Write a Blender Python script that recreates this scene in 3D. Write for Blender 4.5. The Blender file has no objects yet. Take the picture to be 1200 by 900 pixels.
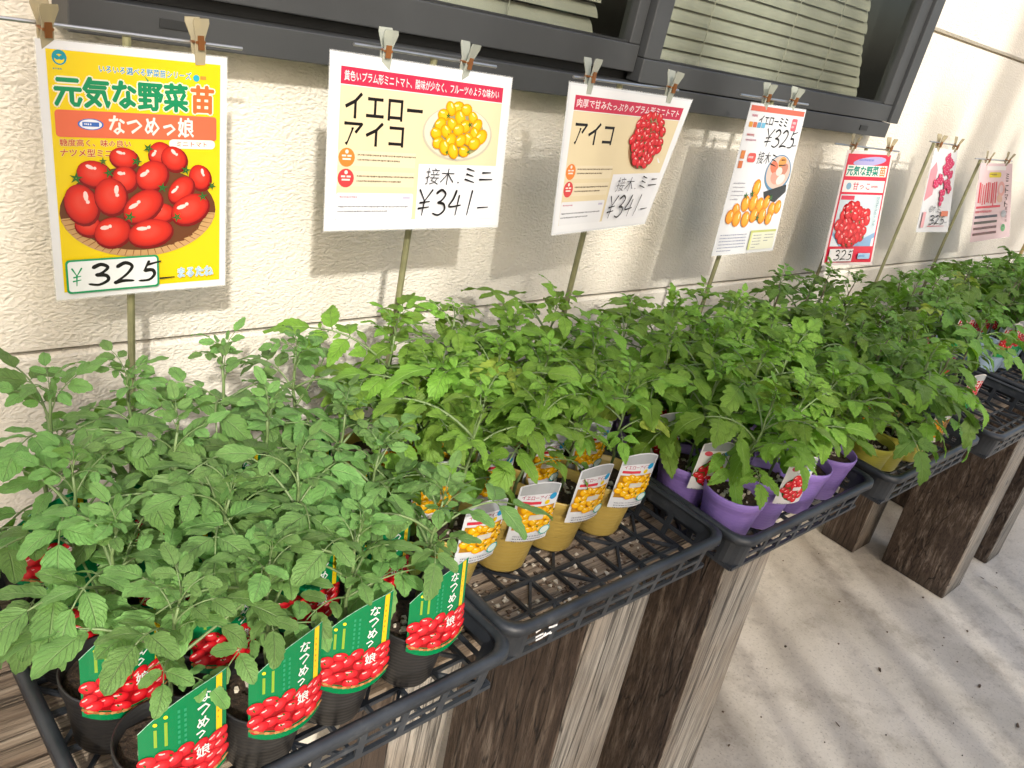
import bpy, math, random
from math import sin, cos, pi, radians, atan2, sqrt
from mathutils import Vector, Matrix

random.seed(7)
D = bpy.data
S = bpy.context.scene
COL = S.collection

# ------------------------------------------------------------------ camera
cam = D.cameras.new('camera'); cam.lens = 29.24; cam.sensor_width = 36
cam.clip_start = 0.02; cam.clip_end = 300
co = D.objects.new('camera', cam); COL.objects.link(co); S.camera = co
RT = ((0.73511583, -0.13953588, 0.6634263), (-0.64567365, -0.44241649, 0.62239311), (0.20666457, -0.88588791, -0.41532201))
m = Matrix.Identity(4)
for i in range(3):
    m[i][0] = RT[i][0]; m[i][1] = -RT[i][1]; m[i][2] = -RT[i][2]
m[0][3], m[1][3], m[2][3] = 0, 0, 1.49
co.matrix_world = m

# ------------------------------------------------------------------ light
SUN = Vector((0.55, 1.0, -0.70)).normalized()          # direction the light travels
w = D.worlds.new('World'); S.world = w; w.use_nodes = True
nt = w.node_tree; bg = nt.nodes['Background']
sky = nt.nodes.new('ShaderNodeTexSky'); sky.sky_type = 'NISHITA'; sky.sun_disc = False
sky.dust_density = 4.0; sky.ozone_density = .6; sky.sun_elevation = math.asin(-SUN.z); sky.sun_rotation = atan2(-SUN.x, -SUN.y)
nt.links.new(sky.outputs[0], bg.inputs[0]); bg.inputs[1].default_value = 0.15
sl = D.lights.new('sun', 'SUN'); sl.energy = 2.0; sl.angle = radians(2.0); sl.color = (1.0, 0.955, 0.885)
so = D.objects.new('sun', sl); COL.objects.link(so)
so.rotation_euler = SUN.to_track_quat('-Z', 'Y').to_euler()
S.view_settings.view_transform = 'Standard'; S.view_settings.look = 'None'
S.view_settings.exposure = 1.12; S.view_settings.gamma = 1.0

# ------------------------------------------------------------------ helpers
def lin(c):
    return tuple(((x / 12.92) if x <= .04045 else ((x + .055) / 1.055) ** 2.4) for x in c[:3]) + (1.0,)
def hx(s):
    return lin([int(s[i:i + 2], 16) / 255 for i in (0, 2, 4)])

class MB:
    def __init__(s): s.v = []; s.f = []; s.mi = []; s.c = []; s.uv = []
    def face(s, idx, mi=0): s.f.append(tuple(idx)); s.mi.append(mi)
    def box(s, a, b, mi=0, jit=0):
        n = len(s.v)
        for z in (a[2], b[2]):
            for x, y in ((a[0], a[1]), (b[0], a[1]), (b[0], b[1]), (a[0], b[1])):
                s.v.append((x + random.uniform(-jit, jit), y + random.uniform(-jit, jit), z + random.uniform(-jit, jit)))
        for q in ((0, 3, 2, 1), (4, 5, 6, 7), (0, 1, 5, 4), (1, 2, 6, 5), (2, 3, 7, 6), (3, 0, 4, 7)):
            s.face([n + i for i in q], mi)
    def bar(s, p, q, wd, ht, mi=0):
        p = Vector(p); q = Vector(q); d = (q - p).normalized()
        up = Vector((0, 0, 1)) if abs(d.z) < .9 else Vector((0, 1, 0))
        sd = d.cross(up).normalized() * wd / 2; u = sd.cross(d).normalized() * ht / 2
        n = len(s.v)
        for e in (p, q):
            for a in (sd + u, sd - u, -sd - u, -sd + u): s.v.append(tuple(e + a))
        for t in ((0, 1, 2, 3), (7, 6, 5, 4), (0, 4, 5, 1), (1, 5, 6, 2), (2, 6, 7, 3), (3, 7, 4, 0)):
            s.face([n + i for i in t], mi)
    def tube(s, pts, rad, k=6, mi=0, cap=True):
        pts = [Vector(p) for p in pts]; n0 = len(s.v)
        if not hasattr(rad, '__len__'): rad = [rad] * len(pts)
        for i, p in enumerate(pts):
            d = (pts[min(i + 1, len(pts) - 1)] - pts[max(i - 1, 0)]).normalized()
            up = Vector((0, 0, 1)) if abs(d.z) < .8 else Vector((0, 1, 0))
            a = d.cross(up).normalized(); b = a.cross(d)
            for j in range(k):
                t = 2 * pi * j / k; s.v.append(tuple(p + (a * cos(t) + b * sin(t)) * rad[i]))
        for i in range(len(pts) - 1):
            for j in range(k):
                s.face((n0 + i * k + j, n0 + i * k + (j + 1) % k, n0 + (i + 1) * k + (j + 1) % k, n0 + (i + 1) * k + j), mi)
        if cap:
            s.face([n0 + j for j in range(k)][::-1], mi); s.face([n0 + (len(pts) - 1) * k + j for j in range(k)], mi)
    def lathe(s, prof, k=28, mod=None, mi=0):
        n0 = len(s.v)
        for i, (r, z) in enumerate(prof):
            for j in range(k):
                t = 2 * pi * j / k; rr = r * (1 + (mod(t, z) if mod else 0)); s.v.append((rr * cos(t), rr * sin(t), z))
        for i in range(len(prof) - 1):
            for j in range(k):
                s.face((n0 + i * k + j, n0 + i * k + (j + 1) % k, n0 + (i + 1) * k + (j + 1) % k, n0 + (i + 1) * k + j), mi)
    def mesh(s, name, mats, smooth=False):
        me = D.meshes.new(name); me.from_pydata(s.v, [], s.f)
        for q in (mats if isinstance(mats, (list, tuple)) else [mats]): me.materials.append(q)
        if any(s.mi): me.polygons.foreach_set('material_index', s.mi)
        if smooth: me.polygons.foreach_set('use_smooth', [True] * len(me.polygons))
        if s.c:
            a = me.color_attributes.new('print', 'FLOAT_COLOR', 'POINT'); fl = []
            for c in s.c: fl += c
            a.data.foreach_set('color', fl)
        if s.uv:
            l = me.uv_layers.new(name='UVMap'); fl = []
            li = [0] * len(me.loops); me.loops.foreach_get('vertex_index', li)
            for i in li: fl += s.uv[i]
            l.data.foreach_set('uv', fl)
        me.update(); return me

def obj(name, me, parent=None, loc=(0, 0, 0), rot=(0, 0, 0), scale=1.0):
    o = D.objects.new(name, me); COL.objects.link(o); o.parent = parent
    o.location = loc; o.rotation_euler = rot; o.scale = (scale,) * 3
    return o
def thing(name, label, cat, loc=(0, 0, 0), rz=0, group=None):
    o = obj(name, None, None, loc, (0, 0, rz)); o.empty_display_size = .05
    o['label'] = label; o['category'] = cat
    if group: o['group'] = group
    return o

# ------------------------------------------------------------------ materials
class N:
    def __init__(s, name):
        s.m = D.materials.new(name); s.m.use_nodes = True; s.t = s.m.node_tree; s.b = s.t.nodes['Principled BSDF']
    def n(s, ty, **k):
        o = s.t.nodes.new('ShaderNode' + ty)
        for a, b in k.items():
            if a.startswith('i_'):
                key = a[2:]; o.inputs[int(key) if key.isdigit() else key.replace('_', ' ')].default_value = b
            else: setattr(o, a, b)
        return o
    def l(s, a, b): s.t.links.new(a, b)
    def math(s, op, a, b=None, cl=False):
        o = s.n('Math', operation=op, use_clamp=cl)
        for i, x in enumerate((a, b)):
            if x is None: continue
            if isinstance(x, (int, float)): o.inputs[i].default_value = x
            else: s.l(x, o.inputs[i])
        return o.outputs[0]
    def coord(s, out='Object', scale=(1, 1, 1)):
        tc = s.n('TexCoord'); mp = s.n('Mapping'); s.l(tc.outputs[out], mp.inputs[0]); mp.inputs['Scale'].default_value = scale
        return mp.outputs[0]
    def noise(s, vec, scale, detail=4, rough=.55, dist=0):
        o = s.n('TexNoise', i_Scale=scale, i_Detail=detail, i_Roughness=rough, i_Distortion=dist); s.l(vec, o.inputs['Vector']); return o.outputs[0]
    def ramp(s, fac, stops):
        r = s.n('ValToRGB'); s.l(fac, r.inputs[0]); e = r.color_ramp.elements
        while len(e) < len(stops): e.new(.5)
        for q, (p, c) in zip(e, stops): q.position = p; q.color = c if len(c) == 4 else tuple(c) + (1,)
        return r.outputs[0]
    def mix(s, fac, a, b, mode='MIX'):
        o = s.n('Mix', data_type='RGBA', blend_type=mode)
        for i, x in ((0, fac), (6, a), (7, b)):
            if isinstance(x, (int, float, tuple)): o.inputs[i].default_value = x
            else: s.l(x, o.inputs[i])
        return o.outputs[2]
    def bump(s, h, st, dist, prev=None):
        o = s.n('Bump', i_Strength=st, i_Distance=dist); s.l(h, o.inputs['Height'])
        if prev: s.l(prev, o.inputs['Normal'])
        s.l(o.outputs[0], s.b.inputs['Normal']); return o.outputs[0]
    def set(s, **k):
        for a, b in k.items(): s.b.inputs[a.replace('_', ' ')].default_value = b
        return s

def simple(name, col, rough=.5, var=.12, nscale=30, bump=0, bs=200, **k):
    q = N(name); v = q.coord(); n = q.noise(v, nscale, 5)
    a = tuple(c * (1 - var) for c in col[:3]) + (1,); b = tuple(min(1, c * (1 + var)) for c in col[:3]) + (1,)
    q.l(q.ramp(n, [(.3, a), (.7, b)]), q.b.inputs['Base Color']); q.set(Roughness=rough, **k)
    if bump: q.bump(q.noise(v, bs, 3), bump, .002)
    return q.m

def wall_mat():
    q = N('stucco'); v = q.coord('Object', (1, 1, 1))
    big = q.noise(v, 2.2, 4); fine = q.noise(v, 60, 3)
    c = q.mix(big, hx('cdc8bc'), hx('d8d4c9')); c = q.mix(q.math('MULTIPLY', fine, .35), c, hx('c9bfa9'))
    vs = q.coord('Object', (3.0, 3, .35)); st = q.ramp(q.noise(vs, 4, 5, .6), [(.45, (0, 0, 0)), (.8, (1, 1, 1))])
    c = q.mix(q.math('MULTIPLY', st, .22), c, hx('b5ab98'))
    q.l(c, q.b.inputs['Base Color']); q.set(Roughness=.9)
    v2 = q.coord('Object', (1, 1, 1.7))
    vo = q.n('TexVoronoi', i_Scale=150, feature='SMOOTH_F1'); vo.inputs['Smoothness'].default_value = .6
    wv = q.n('VectorMath', operation='ADD'); nn = q.n('TexNoise', i_Scale=30, i_Detail=2); q.l(v2, nn.inputs['Vector'])
    sc = q.n('VectorMath', operation='SCALE'); sc.inputs['Scale'].default_value = .03; q.l(nn.outputs[1], sc.inputs[0])
    q.l(v2, wv.inputs[0]); q.l(sc.outputs[0], wv.inputs[1]); q.l(wv.outputs[0], vo.inputs['Vector'])
    b = q.bump(vo.outputs[0], .55, .0035)
    b = q.bump(q.noise(v2, 125, 4, .6), .5, .0035, b); q.bump(q.noise(v, 300, 3), .3, .001, b)
    return q.m
M = {}
M['stucco'] = wall_mat()
M['groove'] = simple('joint_sealant', hx('a39a88'), .8)
M['frame'] = simple('charcoal_aluminium', (.034, .036, .037), .5, .1, 12, .05, 400)
M['frame_dark'] = simple('black_gasket', (.012, .013, .013), .6)
M['slat'] = simple('blind_slat_khaki', (.27, .265, .235), .5, .1, 8)
M['room'] = simple('dim_room', (.03, .045, .04), .9)

def glass():
    q = N('window_glass'); t = q.t; out = t.nodes['Material Output']
    tr = q.n('BsdfTransparent'); tr.inputs[0].default_value = (.90, .92, .88, 1)
    gl = q.n('BsdfGlossy', i_Roughness=.03); fr = q.n('Fresnel', i_IOR=1.5); ge = q.n('NewGeometry'); mx = q.n('MixShader')
    q.l(q.math('MULTIPLY', fr.outputs[0], q.math('SUBTRACT', 1, ge.outputs['Backfacing'])), mx.inputs[0]); q.l(tr.outputs[0], mx.inputs[1]); q.l(gl.outputs[0], mx.inputs[2]); q.l(mx.outputs[0], out.inputs[0])
    return q.m
M['glass'] = glass()
def clear(name, tint, rough, fac):
    q = N(name); out = q.t.nodes['Material Output']
    tr = q.n('BsdfTransparent'); tr.inputs[0].default_value = tint; mx = q.n('MixShader'); mx.inputs[0].default_value = fac
    q.l(tr.outputs[0], mx.inputs[1]); q.l(q.b.outputs[0], mx.inputs[2]); q.l(mx.outputs[0], out.inputs[0])
    q.set(Base_Color=tint, Roughness=rough); return q.m
M['clip'] = clear('yellowed_clear_plastic', hx('c9c0a4'), .1, .4)
M['clip2'] = clear('clear_plastic', hx('c8ccc2'), .08, .4)
M['film'] = clear('clear_film', (.93, .95, .95, 1), .12, .22)
M['spring'] = simple('brown_spring', hx('8a5a34'), .35, Metallic=.7)
M['rod'] = simple('galvanised_wire', (.45, .45, .45), .35, .1, Metallic=.9)
M['stake'] = simple('green_brown_stake', hx('6b6a4c'), .5, .35, 25)
M['stake2'] = simple('bamboo_stake', hx('b39a68'), .5, .2, 25)

def print_mat():
    q = N('glossy_print'); a = q.n('Attribute', attribute_name='print'); q.l(q.mix(1.0, a.outputs['Color'], (.62, .62, .62, 1), 'MULTIPLY'), q.b.inputs['Base Color'])
    q.set(Roughness=.24); q.b.inputs['Specular IOR Level'].default_value = .5
    q.bump(q.noise(q.coord(), 30, 2), .08, .004); return q.m
M['print'] = print_mat()
M['paper_back'] = simple('paper_back', (.7, .7, .68), .6, .03)

def tray_mat():
    q = N('tray_plastic'); v = q.coord(); n = q.noise(v, 14, 6, .65)
    c = q.ramp(n, [(.35, (.013, .016, .021)), (.58, (.028, .033, .040)), (.75, (.10, .105, .11))])
    q.l(c, q.b.inputs['Base Color'])
    q.l(q.ramp(n, [(.3, (.36, .36, .36)), (.7, (.55, .55, .55))]), q.b.inputs['Roughness'])
    q.bump(q.noise(v, 180, 3), .15, .001); return q.m
M['tray'] = tray_mat()
M['white_mark'] = simple('white_paint', (.75, .75, .74), .6)

def pot_mat(name, c1, c2, rough):
    q = N(name); v = q.coord(); n = q.noise(v, 40, 4); q.l(q.mix(n, c1, c2), q.b.inputs['Base Color']); q.set(Roughness=rough)
    wv = q.n('TexWave', wave_type='BANDS', bands_direction='Z', i_Scale=60, i_Distortion=1.5); q.l(v, wv.inputs['Vector'])
    q.bump(wv.outputs['Fac'], .12, .002); return q.m
M['pot_black'] = pot_mat('black_pot_plastic', (.010, .010, .011, 1), (.022, .021, .02, 1), .42)
M['pot_gold'] = pot_mat('golden_pot_plastic', hx('b09a52'), hx('9c8440'), .38)
M['pot_purple'] = pot_mat('purple_pot_plastic', hx('8f77bd'), hx('7d65ad'), .4)
M['pot_lime'] = pot_mat('lime_pot_plastic', hx('b3ae45'), hx('9c9838'), .4)
M['pot_blue'] = pot_mat('pale_blue_pot_plastic', hx('a9bfd2'), hx('96aec4'), .4)
def soil_mat():
    q = N('potting_soil'); v = q.coord(); n = q.noise(v, 180, 5, .7)
    q.l(q.ramp(n, [(.35, (.018, .011, .007)), (.6, (.06, .036, .02)), (.72, (.16, .11, .07))]), q.b.inputs['Base Color'])
    q.set(Roughness=.95); q.bump(n, .9, .006); return q.m
M['soil'] = soil_mat()
M['crumb'] = simple('soil_crumbs', (.10, .065, .04), .95, .6, 60)
M['perlite'] = simple('pale_grit', (.5, .45, .36), .9, .3, 60)

def wood(name, cols, axis, rough=.85, gs=1.0):
    q = N(name); sc = [34, 34, 34]; sc[axis] = .9
    oi = q.n('ObjectInfo'); tc = q.n('TexCoord'); ad = q.n('VectorMath', operation='ADD')
    q.l(tc.outputs['Object'], ad.inputs[0])
    cb = q.n('CombineXYZ'); r10 = q.math('MULTIPLY', oi.outputs['Random'], 7.3); 
    for i in range(3): q.l(r10, cb.inputs[i])
    q.l(cb.outputs[0], ad.inputs[1])
    mp = q.n('Mapping'); q.l(ad.outputs[0], mp.inputs[0]); mp.inputs['Scale'].default_value = [x * gs for x in sc]; v = mp.outputs[0]
    n = q.noise(v, 2.2, 8, .68, .4); big = q.noise(ad.outputs[0], 3.0, 4, .6)
    fine = q.noise(v, 9, 4, .7)
    c = q.ramp(n, [(.32, cols[0]), (.5, cols[1]), (.68, cols[2])])
    c = q.mix(q.ramp(big, [(.42, (0, 0, 0)), (.66, (1, 1, 1))]), c, cols[3], 'MIX') if len(cols) > 3 else c
    c2 = q.mix(q.ramp(fine, [(.40, (1, 1, 1)), (.5, (0, 0, 0))]), c, tuple(x * .45 for x in cols[0][:3]) + (1,))
    c = q.mix(.6, c, c2)
    mp2 = q.n('Mapping'); q.l(ad.outputs[0], mp2.inputs[0]); s2 = [15, 15, 15]; s2[axis] = .5; mp2.inputs['Scale'].default_value = s2
    cr = q.math('ABSOLUTE', q.math('SUBTRACT', q.noise(mp2.outputs[0], 1.6, 3, .5, .3), .5))
    crk = q.math('SUBTRACT', 1, q.math('MULTIPLY', cr, 70), True)
    c = q.mix(q.math('MULTIPLY', crk, .8), c, tuple(x * .25 for x in cols[0][:3]) + (1,))
    if axis == 2:      # damp stain where the blocks stand on the concrete
        sp = q.n('SeparateXYZ'); q.l(tc.outputs['Object'], sp.inputs[0])
        dm = q.math('MULTIPLY', q.math('ADD', q.math('ADD', sp.outputs[2], .10), q.math('MULTIPLY', q.noise(v, 1.5, 3), .14)), 14)
        c = q.mix(q.math('SUBTRACT', 1, dm, True), c, (.028, .02, .014, 1))
    q.l(c, q.b.inputs['Base Color']); q.set(Roughness=rough)
    b = q.bump(n, .8, .007); b = q.bump(fine, .6, .003, b); q.bump(q.math('MULTIPLY', crk, -1), .8, .006, b); return q.m
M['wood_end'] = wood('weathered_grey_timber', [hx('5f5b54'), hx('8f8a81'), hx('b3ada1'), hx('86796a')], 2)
M['wood_side'] = wood('stained_shaded_timber', [hx('2a1e16'), hx('55463a'), hx('8d8073'), hx('463930')], 2)  # block sides: brown stain, with the shade on them put into the colour
M['plank'] = wood('weathered_plank', [hx('6b5b4b'), hx('8f7f6c'), hx('ad9e8b')], 0)

def ground_mat():
    q = N('stained_concrete'); v = q.coord()
    a = q.noise(v, 1.7, 6, .62, .3); b = q.noise(v, 9, 6, .7); f = q.noise(v, 120, 3, .6)
    c = q.ramp(a, [(.36, hx('a39a8a')), (.50, hx('c3bbac')), (.64, hx('d3cbbd'))])
    c = q.mix(q.ramp(b, [(.5, (0, 0, 0)), (.75, (.55, .55, .55))]), c, hx('716557'))
    c = q.mix(q.ramp(f, [(.56, (0, 0, 0)), (.72, (.45, .45, .45))]), c, hx('5e5448'))
    q.l(c, q.b.inputs['Base Color']); q.set(Roughness=.9)
    bb = q.bump(b, .35, .006); q.bump(f, .4, .002, bb); return q.m
M['ground'] = ground_mat()

def leaf_mat(name, dark, lite, vein, trans, sheen):
    q = N(name); uv = q.n('UVMap'); sp = q.n('SeparateXYZ'); q.l(uv.outputs[0], sp.inputs[0])
    t, s = sp.outputs[0], q.math('ABSOLUTE', q.math('SUBTRACT', sp.outputs[1], .5))      # s 0..0.5
    oi = q.n('ObjectInfo'); v = q.coord()
    mid = q.math('SUBTRACT', 1, q.math('MULTIPLY', s, 30), True)
    x = q.math('MULTIPLY', q.math('SUBTRACT', t, q.math('MULTIPLY', s, .7)), 7.5)
    fr = q.math('ABSOLUTE', q.math('SUBTRACT', q.math('FRACT', x), .5))
    side = q.math('SUBTRACT', 1, q.math('MULTIPLY', fr, 11), True)
    net = q.noise(v, 420, 2)
    n = q.noise(v, 45, 3)
    base = q.mix(n, dark, lite)
    vf = q.math('MAXIMUM', q.math('MULTIPLY', mid, .75), q.math('MULTIPLY', side, .36))
    c = q.mix(vf, base, vein)
    hs = q.n('HueSaturation'); q.l(c, hs.inputs['Color'])
    q.l(q.math('ADD', q.math('MULTIPLY', oi.outputs['Random'], .022), .488), hs.inputs['Hue'])
    q.l(q.math('ADD', q.math('MULTIPLY', oi.outputs['Random'], .5), .78), hs.inputs['Value'])
    old = q.n('Mix', data_type='RGBA'); q.l(q.math('MULTIPLY', q.math('GREATER_THAN', oi.outputs['Random'], .99), q.noise(v, 30, 3)), old.inputs[0])
    q.l(hs.outputs[0], old.inputs[6]); old.inputs[7].default_value = (.40, .42, .07, 1); hs = old; hs_out = old.outputs[2]
    q.l(hs_out, q.b.inputs['Base Color']); q.set(Roughness=.5)
    q.b.inputs['Specular IOR Level'].default_value = .3
    q.b.inputs['Sheen Weight'].default_value = sheen; q.b.inputs['Sheen Tint'].default_value = (.8, 1, .8, 1)
    h = q.math('ADD', q.math('MULTIPLY', vf, -1), q.math('MULTIPLY', net, .35))
    q.bump(h, .8, .003)
    tl = q.n('BsdfTranslucent'); q.l(q.mix(1.0, hs_out, (1.25, 1.5, .35, 1), 'MULTIPLY'), tl.inputs[0])
    mx = q.n('MixShader'); mx.inputs[0].default_value = trans
    q.l(q.b.outputs[0], mx.inputs[1]); q.l(tl.outputs[0], mx.inputs[2]); q.l(mx.outputs[0], q.t.nodes['Material Output'].inputs[0])
    return q.m
M['leaf_a'] = leaf_mat('leaf_blue_green', (.112, .235, .062, 1), (.165, .310, .084, 1), (.28, .42, .17, 1), .28, .05)
M['leaf_b'] = leaf_mat('leaf_fresh_green', (.130, .260, .030, 1), (.185, .335, .045, 1), (.29, .46, .12, 1), .32, .03)
M['leaf_c'] = leaf_mat('leaf_deep_green', (.095, .195, .034, 1), (.135, .255, .046, 1), (.23, .36, .11, 1), .3, .03)
M['stem'] = simple('hairy_green_stem', (.13, .19, .07), .5, .3, 60)
M['stem_dark'] = simple('purplish_stem', (.10, .085, .05), .5, .4, 60)

# ------------------------------------------------------------------ flat print on cards and signs
_tc = {}
def glyphs(s, bold):
    k = (s, bold)
    if k not in _tc:
        c = D.curves.new('lettering', 'FONT'); c.body = s; c.resolution_u = 1; c.offset = bold
        o = D.objects.new('lettering', c); me = D.meshes.new_from_object(o)
        vs = [(v.co.x, v.co.y) for v in me.vertices]; fs = [tuple(p.vertices) for p in me.polygons]
        D.objects.remove(o); D.curves.remove(c); D.meshes.remove(me)
        xs = [a for a, b in vs]; ys = [b for a, b in vs]; x0, x1, y0, y1 = min(xs), max(xs), min(ys), max(ys)
        _tc[k] = ([((a - x0) / max(x1 - x0, 1e-6), (y1 - b) / max(y1 - y0, 1e-6)) for a, b in vs], fs)
    return _tc[k]

STROKES = {
 '3': [[(.12, .14), (.5, 0), (.85, .16), (.62, .4), (.3, .5)], [(.3, .5), (.8, .56), (.92, .8), (.5, 1), (.02, .93)]],
 '2': [[(.1, .18), (.5, 0), (.86, .2), (.6, .6), (.05, .97)], [(.05, .97), (.5, .9), (1, .93)]],
 '5': [[(.5, 0), (.3, .46)], [(.3, .46), (.72, .46), (.85, .7), (.6, .95), (.1, .97)], [(.42, .18), (1.1, .04)]],
 '4': [[(.5, 0), (.32, .35), (.05, .66), (1, .6)], [(.78, .2), (.66, 1)]],
 '1': [[(.6, 0), (.42, 1)]],
 '¥': [[(.0, .0), (.45, .42)], [(1, 0), (.45, .46)], [(.46, .42), (.4, 1)], [(.12, .52), (.86, .46)], [(.05, .74), (.85, .68)]],
 '-': [[(0, .6), (1, .55)]],
 'ミ': [[(.15, .05), (.8, .2)], [(.12, .42), (.75, .56)], [(.0, .78), (.85, .98)]],
 'ニ': [[(.2, .25), (.85, .22)], [(.0, .85), (1, .8)]],
 '.': [[(.3, .9), (.5, .95)]],
}
class Print:
    """flat print laid out in mm from the top left corner, mapped onto a sheet by a function"""
    def __init__(s, mp, step=.000012, base=.00012):
        s.b = MB(); s.mp = mp; s.z = base; s.step = step
    def _v(s, x, y, c): s.b.v.append(tuple(s.mp(x, y, s.z))); s.b.c.append(c); return len(s.b.v) - 1
    def sheet(s, w, h, col, nx=8, ny=8, z=0, shape=None):
        g = [[None] * (nx + 1) for _ in range(ny + 1)]
        zz = s.z; s.z = z
        for j in range(ny + 1):
            for i in range(nx + 1):
                x, y = w * i / nx, h * j / ny
                if shape: x, y = shape(x, y)
                g[j][i] = s._v(x, y, col)
        s.z = zz
        for j in range(ny):
            for i in range(nx): s.b.face((g[j][i], g[j + 1][i], g[j + 1][i + 1], g[j][i + 1]))
    def rect(s, x0, y0, x1, y1, col, nx=6, ny=4, shape=None):
        g = [[s._v(*((lambda x, y: shape(x, y) if shape else (x, y))(x0 + (x1 - x0) * i / nx, y0 + (y1 - y0) * j / ny)), col) for i in range(nx + 1)] for j in range(ny + 1)]
        for j in range(ny):
            for i in range(nx): s.b.face((g[j][i], g[j + 1][i], g[j + 1][i + 1], g[j][i + 1]))
        s.z += s.step
    def poly(s, pts, col):
        s.b.face([s._v(x, y, col) for x, y in pts][::-1]); s.z += s.step
    def rrect(s, x0, y0, x1, y1, r, col, k=4):
        ys = [r - r * cos(radians(90 * i / k)) for i in range(k + 1)]; h = y1 - y0
        rows = [y for y in ys] + [h * q for q in (.35, .5, .65) if r < h * q < h - r] + [h - y for y in ys[::-1]]
        nx = max(2, int((x1 - x0) / 14)); g = []
        for y in rows:
            d = 0
            e = min(y, h - y)
            if e < r: d = r - sqrt(max(0, r * r - (r - e) ** 2))
            g.append([s._v(x0 + d + (x1 - x0 - 2 * d) * i / nx, y0 + y, col) for i in range(nx + 1)])
        for j in range(len(g) - 1):
            for i in range(nx): s.b.face((g[j][i], g[j + 1][i], g[j + 1][i + 1], g[j][i + 1]))
        s.z += s.step
    def ell(s, cx, cy, rx, ry, ang=0, col=(1, 1, 1, 1), mid=None, hi=None, k=18, hl=(-.25, -.35), a0=0, a1=360, inner=0, shift=.12):
        ca, sa = cos(radians(ang)), sin(radians(ang))
        def P(u, v): return cx + u * ca * rx - v * sa * ry, cy + u * sa * rx + v * ca * ry
        if inner:
            A = [radians(a0 + (a1 - a0) * i / k) for i in range(k + 1)]
            o = [s._v(*P(cos(a), sin(a)), col) for a in A]; n = [s._v(*P(inner * cos(a), inner * sin(a)), mid or col) for a in A]
            for i in range(k): s.b.face((n[i], o[i], o[i + 1], n[i + 1])[::-1])
            s.z += s.step; return
        cm = mid or col; l2 = tuple(min(1, c * .75 + .25 * (c ** .5)) for c in cm[:3]) + (1,) if hi else cm
        bl2 = tuple((a + b) / 2 for a, b in zip(col, cm))
        rings = [(1.0, col), (.86, bl2), (.62, cm), (.3, l2)] if hi else [(1.0, col), (.66, cm), (.3, cm)]
        idx = []
        for r, c in rings:
            sh = (1 - r) * shift / .3
            idx.append([s._v(*P(r * cos(2 * pi * i / k) + hl[0] * sh, r * sin(2 * pi * i / k) + hl[1] * sh), c) for i in range(k)])
        for a, b in [(q, q + 1) for q in range(len(rings) - 1)]:
            for i in range(k): s.b.face((idx[b][i], idx[a][i], idx[a][(i + 1) % k], idx[b][(i + 1) % k])[::-1])
        s.b.face(idx[-1][::-1]); s.z += s.step
        if hi:
            lx, ly = P(hl[0] * 1.3, hl[1] * 1.2)
            s.ell(lx, ly, rx * .26, ry * .15, ang + 10, hi, None, None, 8); s.ell(lx + rx * .3 * ca, ly + rx * .3 * sa, rx * .1, ry * .13, ang, hi, None, None, 6)
    def text(s, t, x, y, w, h, col, bold=0.0, shear=0, outline=None, ow=.02):
        r = max(bold, 0) * .8 * h
        if outline:
            for i in range(8): s.text(t, x + (r + .045 * h) * cos(i * pi / 4), y + (r + .045 * h) * sin(i * pi / 4), w, h, outline, 0, shear); s.z -= s.step
            s.z += s.step
        offs = [(0, 0)] if bold < .018 else [(r * cos(i * pi / 3), r * sin(i * pi / 3)) for i in range(6)] + [(0, 0)]
        vs, fs = glyphs(t, min(bold, 0) if bold >= .018 or bold < 0 else bold)
        for ox, oy in offs:
            n = len(s.b.v)
            for a, b in vs: s._v(x + ox + a * w + shear * (1 - b) * h, y + oy + b * h, col)
            for f in fs: s.b.face([n + i for i in f])
            s.z += s.step * .25
        s.z += s.step
    def vtext(s, t, x, y, w, h, col, bold=0, gap=1.0, dx=0):
        for i, ch in enumerate(t): s.text(ch, x + dx * i, y + i * h * gap, w * (.72 if ch == 'っ' else 1), h * .86 * (.72 if ch == 'っ' else 1), col, bold)
    def stroke(s, pts, wd, col, sm=True):
        P = [Vector(p) for p in pts]
        if len(P) > 2 and sm:
            Q = []
            for i in range(len(P) - 1):
                p0, p1, p2, p3 = P[max(i - 1, 0)], P[i], P[i + 1], P[min(i + 2, len(P) - 1)]
                for j in range(5):
                    t = j / 5; Q.append(.5 * ((2 * p1) + (p2 - p0) * t + (2 * p0 - 5 * p1 + 4 * p2 - p3) * t * t + (3 * p1 - p0 - 3 * p2 + p3) * t ** 3))
            Q.append(P[-1]); P = Q
        L = []; n = len(P)
        for i, p in enumerate(P):
            d = (P[min(i + 1, n - 1)] - P[max(i - 1, 0)]).normalized(); nn = Vector((-d.y, d.x))
            ww = wd * .5 * (1.15 - .55 * i / (n - 1)) * (.7 if i in (0, n - 1) else 1)
            L.append((s._v(*(p + nn * ww), col), s._v(*(p - nn * ww), col)))
        a, b = P[0] - (P[1] - P[0]).normalized() * wd * .3, P[-1] + (P[-1] - P[-2]).normalized() * wd * .35
        ia, ib = s._v(*a, col), s._v(*b, col)
        s.b.face((ia, L[0][0], L[0][1])); s.b.face((ib, L[-1][1], L[-1][0]))
        for i in range(n - 1): s.b.face((L[i][1], L[i][0], L[i + 1][0], L[i + 1][1]))
        s.z += s.step
    def hand(s, t, x, y, cw, ch, wd, col, gap=1.25, shear=.0, rise=0):
        for i, c in enumerate(t):
            for st in STROKES[c]:
                s.stroke([(x + i * cw * gap + a * cw + shear * (1 - b) * ch, y + b * ch - rise * i) for a, b in st], wd, col)
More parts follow.
